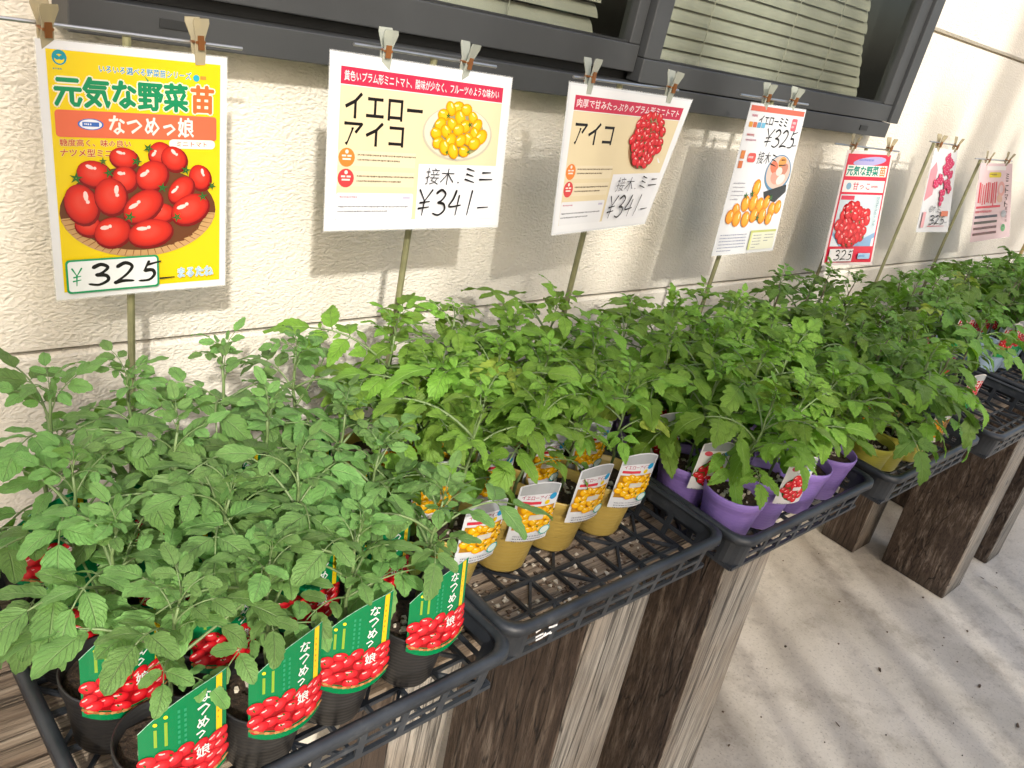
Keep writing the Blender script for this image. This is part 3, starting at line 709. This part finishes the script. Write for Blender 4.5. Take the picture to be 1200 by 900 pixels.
# ------------------------------------------------------------------ pots and cards
def pot_mesh(kind):
    b = MB(); mod = None
    if kind == 'purple': mod = lambda t, z_: .018 * cos(22 * t) * (1 if z_ < .07 else .3)
    if kind == 'black': mod = lambda t, z_: .007 * (1 if (t * 8 / (2 * pi)) % 1 < .18 else 0)
    pr = [(.0, .001), (.031, .001), (.0325, .004), (.0405, .058), (.0415, .060), (.0425, .068), (.0445, .070), (.0455, .080), (.0450, .0825), (.0432, .082), (.0405, .064), (.0400, .060)]
    b.lathe(pr, 44 if kind in ('purple', 'black') else 30, mod); return b.mesh('pot', M['pot_' + kind], True)
POT = {k: pot_mesh(k) for k in ('black', 'gold', 'purple', 'lime', 'blue')}
def soil_mesh():
    b = MB(); rr = random.Random(2); k = 18; R = [.0, .012, .024, .034, .0412]
    b.v.append((0, 0, .072))
    for r in R[1:]:
        for j in range(k): t = 2 * pi * j / k; b.v.append((r * cos(t), r * sin(t), .069 + rr.uniform(-.002, .003) - (.003 if r > .04 else 0)))
    for j in range(k): b.face((0, 1 + j, 1 + (j + 1) % k))
    for i in range(3):
        for j in range(k): b.face((1 + i * k + j, 1 + (i + 1) * k + j, 1 + (i + 1) * k + (j + 1) % k, 1 + i * k + (j + 1) % k))
    for _ in range(26):
        a, q = rr.uniform(0, 6.28), rr.uniform(.004, .037); s_ = rr.uniform(.0012, .003); x, y = q * cos(a), q * sin(a)
        b.box((x - s_, y - s_, .069), (x + s_, y + s_, .071 + s_), 1 if rr.random() < .35 else 0, s_ * .35)
    return b.mesh('soil', [M['soil'], M['perlite']])
SOIL = soil_mesh()

def card_map(R, wmm, lean, z0, hmm):
    def mp(x, y, z_):
        a = (x - wmm / 2) / 1000 / R; up = (hmm - y) / 1000
        r = R + z_ ; yy = -(.0515) + (R - r * cos(a)) ; xx = r * sin(a)
        return Vector((xx, yy - up * sin(lean), z0 + up * cos(lean)))
    return mp
def card_green():
    wm, hm = 74, 106; p = Print(card_map(.085, wm, radians(-9), .066, hm), .000018, .0002)
    def shp(x, y):   # arched, rising to the right
        top = 36 * (1 - x / wm) ** 2.6; bot = hm - 2 - 9 * abs((x - wm / 2) / (wm / 2)) ** 2.2
        t = y / hm; return x, top + (bot - top) * t
    p.sheet(wm, hm, hx('07814a'), 10, 10, 0, shp)
    wht = hx('eef3ee')
    for i in range(10):   # pale cut edge
        x0, x1 = wm * i / 10, wm * (i + 1) / 10; a, c = shp(x0, 0), shp(x1, 0); p.stroke([a, c], .9, hx('a9d8bd'), False)
    p.rect(63, 0, 69, 62, hx('f2d21c'), 2, 8, lambda x, y: (x, shp(x, 0)[1] + .8 + y)); p.fine(64.5, 12, 3, 6, 6, hx('c98a1c'), 3)
    p.vtext('なつめっ', 46.5, 9, 11.5, 12.6, wht, .015, 1.0, -.6)
    for x, y0 in ((13, 28), (21, 22)): p.ell(x, y0, 1.8, 1.8, 0, hx('e8e02a'), k=8); p.rect(x - 1.2, y0 + 5, x + 1.2, 50, hx('8fb43a'), 1, 3)
    for x in (30, 35): 
        for y_ in range(18, 50, 5): p.rect(x, y_, x + 2, y_ + 3, hx('2f9a6c'), 1, 1)
    bas = lambda x: hm - 13 - 9 * abs((x - wm / 2) / (wm / 2)) ** 2.2
    rr = random.Random(31); pts = []
    for _ in range(5000):
        x = rr.uniform(3, wm - 3); lo, hi_ = 56 + 5 * abs(x - 40) / 30, bas(x) - 3
        y = rr.uniform(lo, hi_)
        if all(((x - u) / 1.15) ** 2 + (y - v) ** 2 > 66 for u, v in pts): pts.append((x, y))
        if len(pts) > 42: break
    pts.sort(key=lambda t: t[1])
    p.rect(2, 0, wm - 2, 1, hx('9a1216'), 10, 8, lambda x, y: (x, (60 + 4 * abs(x - 40) / 40) * (1 - y) + bas(x) * y))
    for x, y in pts: p.ell(min(max(x, 6), wm - 6), y, rr.uniform(7.6, 9.4), rr.uniform(5.2, 6.2), rr.uniform(-50, 10), k=12, **RED2)
    for _ in range(9): x, y = rr.choice(pts); p.ell(x + rr.uniform(-5, 5), y + rr.uniform(-4, 4), 1.8, .9, rr.uniform(0, 90), hx('4a5a20'), k=6)
    for i in range(16):
        x0, x1 = 1 + (wm - 2) * i / 16, 1 + (wm - 2) * (i + 1) / 16; p.stroke([(x0, bas(x0) + 1.6), (x1, bas(x1) + 1.6)], 4, hx('c98f58') if i % 2 else hx('a8683a'), False)
    p.text('娘', 44, 60.5, 11.5, 11.5, wht, .02)
    return p.mesh('label_card')
def card_small(kind):
    wm, hm = 54, 84; p = Print(card_map(.07, wm, radians(3), .062, hm), .00002, .0002)
    arc = lambda x: 8 * (abs(x - wm / 2) / (wm / 2)) ** 2
    shp = lambda x, y: (x, arc(x) * max(0, 1 - y / 30) + y)
    b0 = {'gold': 'dfe3e8', 'purple': 'f0eff0', 'lime': 'eee9dd', 'redgreen': 'f1e9e4'}[kind]
    p.sheet(wm, hm, hx(b0), 8, 8, 0, shp)
    p.rect(2, 0, wm - 2, 15, hx('a8adb0'), 6, 3, lambda x, y: (x, arc(x) * (1 - y / 30) + y + 1.5))
    if kind == 'gold':
        p.text('イエローアイコ', 5, 19, 36, 5.5, hx('b02a5a'), .02); p.ell(45, 22, 5.5, 4.5, 0, hx('2a9ad0')); p.rrect(4, 27, 30, 31, 1, hx('d23a4a')); p.ell(38, 29, 3.5, 3.2, 0, hx('e8c81e'))
        p.rect(3, 34, wm - 3, 68, hx('b9862a'), 4, 4); heap(p, 27, 51, 27, 20, 6, 28, YEL, 3, .8); p.rrect(18, 44, 36, 51, 1.5, hx('d9d2c0'))
        p.ell(44, 68, 8.5, 6.5, 0, hx('dff0ea')); p.ell(44, 68, 8.5, 6.5, 0, hx('3aa89a'), inner=.8); p.fine(6, 74, 42, 3, 3.6, hx('6a6a76'), 1.6)
    elif kind == 'purple':
        p.ell(12, 22, 6, 4, 0, hx('e0566a')); p.ell(27, 22, 5, 4, 0, hx('c8cc3a')); p.ell(43, 23, 6, 4.5, 0, hx('2f9fd8')); p.text('アイコ', 17, 28.5, 20, 5, hx('3a4a6a'), .02)
        p.ell(27, 56, 23, 22, 0, hx('3c6a2a')); heap(p, 27, 56, 25, 23, 6, 36, RED2, 8, .9); p.rrect(20, 52, 35, 58, 1.2, hx('e6d9d6')); p.fine(5, 81, 44, 1, 3, hx('6a6a76'), 1.6)
    elif kind == 'lime':
        p.fine(6, 18, 40, 2, 4.5, hx('5a5a8a'), 2.6); p.rect(3, 29, wm - 3, 72, hx('e89a2a'), 4, 4); heap(p, 27, 50, 27, 22, 7, 24, ORA, 4, .85); p.fine(6, 76, 42, 2, 3.6, hx('6a6a76'), 1.6)
    else:
        p.rect(2, 16, wm - 2, 38, hx('cf2334'), 4, 3); p.fine(8, 20, 38, 2, 7, hx('f6e6e0'), 4); heap(p, 27, 50, 26, 16, 6, 18, RED2, 6, .9); p.rect(2, 66, wm - 2, 84, hx('159a52'), 4, 3)
    me = p.mesh('label_card'); return me
CARD = {'green': card_green()}
for k in ('gold', 'purple', 'lime', 'redgreen'): CARD[k] = card_small(k)

# ------------------------------------------------------------------ leaves
def leaflet(b, O, ax, up, L, Wd, style, rr, twist=0):
    """append one leaflet starting at O along ax, up = face normal"""
    nseg = 15 if style == 'broad' else 22
    side = up.cross(ax).normalized(); up = ax.cross(side).normalized()
    side = (Matrix.Rotation(twist, 3, ax) @ side); up = ax.cross(side).normalized()
    fold = rr.uniform(.08, .3) if style == 'broad' else rr.uniform(.1, .4)
    pit, dpit = rr.uniform(-.1, .2), -rr.uniform(.35, .9 if style == 'broad' else 1.2)
    ph = rr.uniform(0, 6.28); pos = O.copy(); n0 = len(b.v); side_bend = rr.uniform(-.25, .25)
    teeth = {'broad': 5, 'serrate': 7, 'deep': 6}[style]; depth = {'broad': .17, 'serrate': .24, 'deep': .34}[style]
    for i in range(nseg + 1):
        t = i / nseg; a = pit + dpit * t
        d = (ax * cos(a) + up * sin(a)); nn = (up * cos(a) - ax * sin(a)); d2 = (d + side * side_bend * t).normalized()
        w_ = Wd * (t ** .62 if style == 'broad' else t ** .5) * ((1 - t) ** (.75 if style == 'broad' else .95)) * (2.05 if style == 'broad' else 2.25)
        fr = (t * teeth) % 1.0
        saw = 1 - depth * (1 - fr) if t < .93 else 1
        
        for s_ in (-1, -.55, 0, .55, 1):
            e = abs(s_)
            ww = w_ * (saw if e == 1 else 1) * s_
            fwd = (.05 * L * (fr if e == 1 else 0)) * depth * 2
            z_ = fold * abs(ww) - .9 * fold * ww * ww / max(Wd, 1e-4) * .8 + (.035 * L * sin(ph + t * 9 + s_ * 2.2)) * e + (.012 * L * cos(t * 2 * pi * 4) * (1 - abs(e - .55) * 1.8))
            b.v.append(tuple(pos + side * ww + nn * z_ + d2 * fwd)); b.uv.append((t, .5 + s_ * .5))
        pos = pos + d2 * (L / nseg)
    for i in range(nseg):
        for j in range(4):
            q = n0 + i * 5 + j; b.face((q, q + 5, q + 6, q + 1))
def leaf_mesh(style, seed, mat, stem):
    rr = random.Random(seed); b = MB()
    Lr = {'broad': .105, 'serrate': .12, 'deep': .115}[style] * rr.uniform(.88, 1.12)
    n = 9; pts = []; p = Vector((0, 0, 0)); a = radians(rr.uniform(22, 38)); drop = radians(rr.uniform(50, 85)); yaw = 0; bend = rr.uniform(-.35, .35)
    dirs = []
    for i in range(n + 1):
        t = i / n; el = a - drop * t ** 1.2; yaw = bend * t; d = Vector((cos(el) * cos(yaw), cos(el) * sin(yaw), sin(el))); pts.append(p.copy()); dirs.append(d); p = p + d * (Lr / n)
    def at(t):
        k = min(int(t * n), n - 1); f = t * n - k; return pts[k].lerp(pts[k + 1], f), dirs[k]
    def put(t, ang, L, wr, pet):
        P, d = at(t); side = Vector((0, 0, 1)).cross(d).normalized(); up = d.cross(side).normalized()
        ax = (d * cos(ang) + side * sin(ang)).normalized(); ax = (ax + Vector((0, 0, rr.uniform(-.28, .08)))).normalized()
        E_ = P + ax * pet
        if pet > .002: b.tube([P, P.lerp(E_, .5), E_], [.0011, .0009, .0008], 4, 1); b.uv += [(0, .5)] * (len(b.v) - len(b.uv))
        leaflet(b, E_, ax, up, L, L * wr, style, rr, rr.uniform(-.35, .35))
    if style == 'broad':
        put(1, rr.uniform(-.15, .15), .066 * rr.uniform(.9, 1.1), .39, 0)
        for t, sz in ((.74, .052), (.44, .038)):
            for s_ in (-1, 1): put(t + rr.uniform(-.04, .04), s_ * rr.uniform(.85, 1.25), sz * rr.uniform(.85, 1.12), .41, .005)
    else:
        tw = .32 if style == 'serrate' else .35
        put(1, rr.uniform(-.15, .15), .058 * rr.uniform(1.0, 1.2), tw, 0)
        for t, sz in ((.78, .053), (.54, .050), (.33, .033)):
            for s_ in (-1, 1): put(t + rr.uniform(-.04, .04), s_ * rr.uniform(.8, 1.2), sz * rr.uniform(.8, 1.12), tw, .007)
        for t in (.88, .66, .43):
            if rr.random() < .6: put(t, rr.choice((-1, 1)) * 1.1, .012, .3, .002)
    b.tube(pts, [.0019 - .0010 * i / n for i in range(n + 1)], 5, 1); b.uv += [(0, .5)] * (len(b.v) - len(b.uv))
    me = b.mesh('leaf', [mat, stem], True); return me
LEAF = {
 'a': [leaf_mesh('broad', 100 + i, M['leaf_a'], M['stem']) for i in range(9)],
 'b': [leaf_mesh('serrate', 200 + i, M['leaf_b'], M['stem']) for i in range(9)],
 'b2': [leaf_mesh('deep', 300 + i, M['leaf_b'], M['stem']) for i in range(8)],
 'c': [leaf_mesh('deep', 400 + i, M['leaf_c'], M['stem']) for i in range(8)],
}
def stem_mesh(seed, H):
    rr = random.Random(seed); n = 8; a, c = rr.uniform(-.012, .012), rr.uniform(-.012, .012); ph = rr.random() * 6
    P = [(a * (i / n) ** 1.5 + .0018 * sin(ph + i * 1.7), c * (i / n) ** 1.5 + .0018 * cos(ph + i * 2.1), H * i / n) for i in range(n + 1)]
    b = MB(); b.tube(P, [.0031 - .0017 * i / n for i in range(n + 1)], 7); return b, P
STEM = {}
for kd, mat in (('a', 'stem'), ('b', 'stem'), ('b2', 'stem'), ('c', 'stem_dark')):
    for v in range(4):
        Hs = .19 if kd == 'a' else .20
        b, P = stem_mesh(hash_ := (ord(kd[0]) * 10 + v + len(kd)), Hs); STEM[kd, v] = (b.mesh('stem', M[mat], True), P)

def seedling(x, y, zb, kind, pot, card, label, group, H=1.0, nl=8, crz=0.0, seed=0, cardon=True, lo=.30, front=0.0, ls=1.0, ps=1.0):
    rr = random.Random(seed); t = thing('tomato_seedling', label, 'seedling', (x, y, zb), 0, group)
    rot = rr.uniform(0, 6.28)
    obj('pot', POT[pot], t, (0, 0, 0), (0, 0, rot), ps); obj('soil', SOIL, t, (0, 0, 0), (0, 0, rr.uniform(0, 6.28)), ps)
    if cardon:
        obj('label_card', CARD[card], t, (0, 0, 0), (0, 0, crz), ps)
    me, P = STEM[kind, rr.randrange(4)]; H *= rr.uniform(.93, 1.07); srz = rr.uniform(0, 6.28)
    obj('stem', me, t, (0, 0, .068 * ps), (0, 0, srz), H)
    az = rr.uniform(0, 6.28)
    for i in range(nl):
        f = lo + (1 - lo) * i / (nl - 1); k = min(int(f * 8), 8); p = Vector(P[k]) * H; p.rotate(Matrix.Rotation(srz, 3, 'Z'))
        az += 2.4 + rr.uniform(-.3, .3)
        top = i / (nl - 1)
        size = (.78 + .5 * sin(pi * min(1, .15 + .7 * top))) * rr.uniform(.88, 1.1) * ls
        if top > .72: size *= .80 - .42 * (top - .72) / .28
        el = radians(-14 + 38 * top + rr.uniform(-9, 9)) if top < .75 else radians(28 + rr.uniform(-8, 26))
        out = max(0, -sin(az)) * front
        size *= max(.3, 1 - .5 * out); el += out * .75
        obj('leaf', rr.choice(LEAF[kind]), t, (p.x, p.y, .068 * ps + p.z), (rr.uniform(-.3, .3), -el, az), size)
    for k_ in range(3):     # unfolding tip
        p = Vector(P[8]) * H; p.rotate(Matrix.Rotation(srz, 3, 'Z'))
        obj('leaf', rr.choice(LEAF[kind]), t, (p.x, p.y, .068 * ps + p.z), (0, -radians(rr.uniform(45, 72)), az + k_ * 2.1 + 1), .34 * rr.uniform(.8, 1.2))
    return t

ROW = ('front row', 'second row', 'third row', 'back row'); CN = ('leftmost', 'second from left', 'third from left', 'rightmost')
def fill(x0, y0, rows, kind, pot, card, what, tray_txt, skip=(), H=1.0, nl=8, dx=.106, dy=.104, zb=.7425, cards=None, ps=1.0, fr=1.0, skew=0.0, seed=0, crz=-.15, lo=.3, ls=1.0, cols=4, rz=0):
    for r in rows:
        for c in range(cols):
            if (r, c) in skip: continue
            rr = random.Random(seed * 100 + r * 10 + c)
            x = x0 + c * dx - (skew * .8 * (1 - c / 3) if r else 0) + rr.uniform(-.004, .004); y = y0 + r * dy - skew * (1 - c / 3) ** 1.5 * (1 - r / 4) + rr.uniform(-.004, .004)
            kd = rr.choice(kind) if isinstance(kind, (list, tuple)) else kind
            seedling(x, y, zb, kd, pot, card, '%s, %s, %s, %s' % (what, CN[c], ROW[r], tray_txt),
                     'tomato seedlings in the ' + tray_txt, H if not callable(H) else H(r, c), nl, crz + rr.uniform(-.12, .12), seed * 100 + r * 10 + c, cards is None or (r, c) in cards, lo + (.10 if r == min(rows) else .06 if r == min(rows) + 1 else 0), fr if r == min(rows) else 0.35 * fr if r == min(rows) + 1 else 0, ls, ps)
fill(.230, .558, range(4), 'a', 'black', 'green', 'broad-leaved seedling in black pot', 'nearest tray', seed=1, H=lambda r, c: .88 + .06 * r, lo=.46, crz=-.12, nl=12, ls=.76, fr=1.05, dx=.096, dy=.098, skew=.026, ps=1.04)
fill(.665, .570, (1, 2, 3), 'b', 'gold', 'gold', 'seedling in golden pot', 'golden-pot tray', seed=2, H=lambda r, c: .90 + .04 * r, nl=11, lo=.38, crz=-.15, ls=.88, ps=1.22, fr=1.1, dy=.100)
fill(1.168, .545, range(4), ('b2', 'b'), 'purple', 'purple', 'bright seedling in purple pot', 'purple-pot tray', ps=1.17, dx=.112, dy=.1, fr=.6, cards=((0, 1), (1, 0), (2, 0), (3, 1), (2, 3), (1, 3)), seed=3, H=lambda r, c: .86 + .05 * r, nl=12, lo=.30, crz=-.3, ls=.92)
fill(1.672, .540, range(4), ('c', 'b2', 'c'), 'lime', 'lime', 'seedling in lime pot', 'lime-pot tray', ps=1.06, dy=.1, fr=.1, cards=((0, 2), (1, 1), (2, 2), (3, 0)), skip=((0, 3),), seed=4, H=lambda r, c: .90 + .07 * r, nl=11, lo=.26, crz=-.25, ls=.92)
fill(2.192, .485, range(4), 'c', 'black', 'redgreen', 'dark green seedling with red card', 'half-empty tray', skip=((0, 0), (0, 1), (0, 2), (0, 3), (1, 1), (1, 2), (1, 3), (2, 2), (2, 3), (3, 3)), ps=1.15, seed=5, H=1.05, nl=10, crz=-.3, ls=.88, lo=.4)
fill(2.667, .500, range(4), 'c', 'blue', 'redgreen', 'dark seedling in pale blue pot', 'farther tray', skip=((0, 0), (0, 1), (0, 2), (0, 3), (1, 0), (1, 1), (1, 2), (1, 3), (2, 0)), ps=1.35, seed=6, H=1.0, nl=10, crz=-.3, ls=.85, lo=.5)
fill(3.142, .515, range(4), 'c', 'black', 'redgreen', 'dark seedling at the far end', 'farthest tray', skip=((0, 0), (0, 1), (0, 2), (0, 3), (1, 2), (1, 3), (1, 0), (1, 1)), seed=8, H=1.1, nl=8, crz=-.3, ls=1.1)

# ------------------------------------------------------------------ price signs
def clip_meshes(mat):
    b = MB()
    for sgn in (-1, 1):
        out = [(-.0055, -.022), (.0055, -.022), (.0065, -.004), (.0055, .006), (.0095, .022), (.0085, .027), (-.0085, .027), (-.0095, .022), (-.0055, .006), (-.0065, -.004)]
        n0 = len(b.v)
        def yy(z_): return sgn * (.0015 + abs(z_ + .022) * .09 if z_ < .004 else .0038 + (z_ - .004) * .24)
        for x, z_ in out: b.v.append((x, yy(z_), z_))
        for x, z_ in out: b.v.append((x, yy(z_) + sgn * .0016, z_))
        k = len(out)
        for i in range(k): b.face((n0 + i, n0 + (i + 1) % k, n0 + k + (i + 1) % k, n0 + k + i))
        for ring in (0, k):
            b.face([n0 + ring + i for i in (0, 1, 2, 9)]); b.face([n0 + ring + i for i in (9, 2, 3, 8)]); b.face([n0 + ring + i for i in (8, 3, 4, 7)]); b.face([n0 + ring + i for i in (7, 4, 5, 6)])
    s_ = MB(); s_.tube([(-.0045, -.0065, .002), (-.0045, .0065, .002)], .0016, 8); s_.tube([(.0045, -.0065, .002), (.0045, .0065, .002)], .0016, 8)
    s_.box((-.0035, -.0078, -.006), (.0035, -.0060, .009)); s_.box((-.0035, .0060, -.006), (.0035, .0078, .009))
    return b.mesh('clip', mat), s_.mesh('spring', M['spring'])
CL = clip_meshes(M['clip']); CL2 = clip_meshes(M['clip2'])
def sign(art, w_, h_, C4, rod, clips, pole, label, cl=CL, polemat='stake', cs=1.0, zc=.006):
    tl, tr, br, bl_ = [Vector(c) for c in C4]
    org = Vector((pole[0], pole[1], pole[2]))
    t = thing('price_sign', label, 'sign', org, 0, 'price signs on stakes behind the seedlings')
    nrm = (tr - tl).cross(tl - bl_).normalized()
    if nrm.y > 0: nrm = -nrm
    bend = random.uniform(-.0015, .0015)
    def mp(x, y, z_):
        u, v = x / w_, y / h_
        P = (tl * (1 - u) + tr * u) * (1 - v) + (bl_ * (1 - u) + br * u) * v
        return P - org + nrm * (z_ + .0012 + bend * sin(pi * u) * v)
    p = Print(mp, .00002, .0005); art(p); obj('sign_sheet', p.mesh('sign_sheet'), t)
    b = MB(); g_ = [[None] * 9 for _ in range(9)]
    for j in range(9):
        for i in range(9): b.v.append(tuple(mp(w_ * i / 8, h_ * j / 8, -.0006))); g_[j][i] = len(b.v) - 1
    for j in range(8):
        for i in range(8): b.face((g_[j][i], g_[j][i + 1], g_[j + 1][i + 1], g_[j + 1][i]))
    obj('laminate_back', b.mesh('laminate_back', M['paper_back']), t)
    b = MB(); g_ = [[None] * 9 for _ in range(9)]
    for j in range(9):
        for i in range(9): b.v.append(tuple(mp(-1.5 + (w_ + 3) * i / 8, -1.5 + (h_ + 3) * j / 8, -.0003))); g_[j][i] = len(b.v) - 1
    for j in range(8):
        for i in range(8): b.face((g_[j][i], g_[j + 1][i], g_[j + 1][i + 1], g_[j][i + 1]))
    obj('clear_film', b.mesh('clear_film', M['film']), t)
    b = MB(); b.tube([Vector(rod[0]) - org, Vector(rod[1]) - org], .0022, 8); obj('rod', b.mesh('rod', M['rod']), t)
    b = MB(); pt = Vector(pole[3]) - org; b.tube([(0, 0, 0), pt * .5 + Vector((.001, 0, 0)), pt], .0048, 8); obj('stake', b.mesh('stake', M[polemat]), t)
    for c in clips:
        yaw = atan2((tr - tl).y, (tr - tl).x)
        o = obj('clip', cl[0], t, Vector(c) - org + Vector((0, 0, zc)), (random.uniform(-.1, .1), random.uniform(-.08, .08), yaw + random.uniform(-.25, .25)), cs); obj('spring', cl[1], o)
sign(art1, 210, 297, [(.248, .975, 1.353), (.446, .975, 1.357), (.455, .960, 1.083), (.260, .965, 1.075)], ((.14, .985, 1.366), (.469, .985, 1.368)), [(.258, .976, 1.356), (.413, .976, 1.362)],
     (.359, .992, .735, (.341, .990, 1.364)), 'yellow sign showing a basket of red plum tomatoes, price 325')
sign(art2, 297, 210, [(.543, .915, 1.388), (.840, .923, 1.385), (.839, .890, 1.178), (.542, .882, 1.180)], ((.578, .922, 1.398), (.812, .929, 1.396)), [(.622, .917, 1.391), (.752, .920, 1.391)],
     (.716, .934, .735, (.706, .931, 1.396)), 'wide beige sign with yellow tomatoes on a glass plate, price 341', CL2, zc=.004)
sign(art3, 297, 210, [(.895, .865, 1.397), (1.215, .885, 1.395), (1.147, .860, 1.189), (.904, .840, 1.181)], ((.909, .872, 1.404), (1.180, .892, 1.406)), [(.940, .869, 1.400), (1.145, .880, 1.402)],
     (1.040, .893, .735, (1.030, .888, 1.403)), 'wide beige sign with a round heap of red tomatoes, price 341', CL2)
sign(art4, 210, 297, [(1.453, .925, 1.402), (1.652, .921, 1.404), (1.673, .898, 1.110), (1.445, .900, 1.105)], ((1.420, .931, 1.412), (1.668, .929, 1.414)), [(1.502, .925, 1.408), (1.600, .924, 1.410)],
     (1.530, .940, .735, (1.545, .938, 1.412)), 'white sign with orange tomatoes and a plated salad, price 325', CL2)
sign(art5, 210, 297, [(2.054, 1.0, 1.320), (2.272, .985, 1.329), (2.322, .945, 1.029), (2.061, .960, 1.033)], ((1.990, 1.005, 1.331), (2.325, .992, 1.331)), [(2.075, .999, 1.326), (2.250, .987, 1.330)],
     (2.150, 1.005, .735, (2.160, 1.004, 1.330)), 'red bordered sign with green lettering above a cup of tomatoes, price 325', CL)
sign(art6, 150, 240, [(2.499, .975, 1.353), (2.639, .965, 1.356), (2.732, .930, 1.121), (2.519, .940, 1.121)], ((2.470, .982, 1.368), (2.655, .972, 1.368)), [(2.520, .975, 1.358), (2.622, .967, 1.358)],
     (2.502, .985, .735, (2.502, .983, 1.366)), 'narrow white sign with crimson grape tomatoes, price 325', CL)
sign(art7, 190, 240, [(2.888, .975, 1.325), (3.138, .965, 1.335), (3.330, .930, 1.092), (2.994, .940, 1.076)], ((2.850, .982, 1.336), (3.150, .972, 1.342)), [(2.94, .975, 1.330), (3.09, .967, 1.336)],
     (2.895, .985, .735, (2.90, .983, 1.335)), 'pink sign with a yellow heading and dark stripes at the far right', CL)
b = MB(); b.tube([(0, 0, 0), (-.01, 0, .62)], .006, 8)
o = obj('garden_stake', b.mesh('garden_stake', M['stake2']), None, (3.56, .93, .735)); o['label'] = 'bare pale bamboo stake at the right edge, beyond the pink sign'; o['category'] = 'stake'

# soil crumbs and grit
def crumbs(name, n, box_, size, mats, label, seed):
    rr = random.Random(seed); b = MB()
    for _ in range(n):
        x, y = rr.uniform(box_[0], box_[1]), rr.uniform(box_[2], box_[3]); s_ = rr.uniform(*size); z_ = box_[4]
        b.box((x - s_, y - s_ * rr.uniform(.5, 1), z_), (x + s_, y + s_, z_ + s_), rr.randrange(len(mats)), s_ * .4)
    o = obj(name, b.mesh(name, mats)); o['kind'] = 'stuff'; o['label'] = label; o['category'] = 'debris'
crumbs('soil_crumbs', 420, (.66, 1.06, .535, .72, .7325), (.0008, .003), [M['crumb'], M['perlite'], M['crumb']], 'soil crumbs spilled on the planks under the golden-pot tray', 5)
crumbs('ground_grit', 110, (1.4, 4.2, -.6, 1.0, -.149), (.001, .003), [M['crumb'], M['soil']], 'dark grit and leaf bits scattered on the concrete', 6)

# unseen upright slats, added to break the low sun into streaks
rr = random.Random(12)
b = MB(); x = -4.2; 
while x < 4.0:
    if -1.35 < x < -.75: x = -.75
    wd = rr.uniform(.008, .018); b.box((x, -2.2 + rr.uniform(-.1, .1), -.15), (x + wd, -2.17 + rr.uniform(0, .1) + .1, rr.uniform(2.6, 4.4)))
    x += wd + (rr.uniform(.03, .06) if sin(x * 9) + sin(x * 23 + 1) > .3 else rr.uniform(.06, .16))
o = obj('added_streak_slats', b.mesh('added_streak_slats', M['plank'])); o['label'] = 'unseen upright slats added across the aisle to streak the sunlight'; o['category'] = 'added slats'

rr = random.Random(77); b = MB()
for _ in range(26):
    x, y, L = rr.uniform(1.5, 4.0), rr.uniform(-.5, .5), rr.uniform(.006, .016); a = rr.uniform(0, 6.28); n0 = len(b.v)
    for k in range(6):
        t = k * pi / 3; b.v.append((x + L * cos(t) * cos(a) - L * .35 * sin(t) * sin(a), y + L * cos(t) * sin(a) + L * .35 * sin(t) * cos(a), -.1465 + rr.uniform(0, .004)))
    b.face([n0 + k for k in range(6)])
o = obj('leaf_litter', b.mesh('leaf_litter', M['crumb'])); o['kind'] = 'stuff'; o['label'] = 'small dry leaf bits lying on the concrete before the bench'; o['category'] = 'litter'
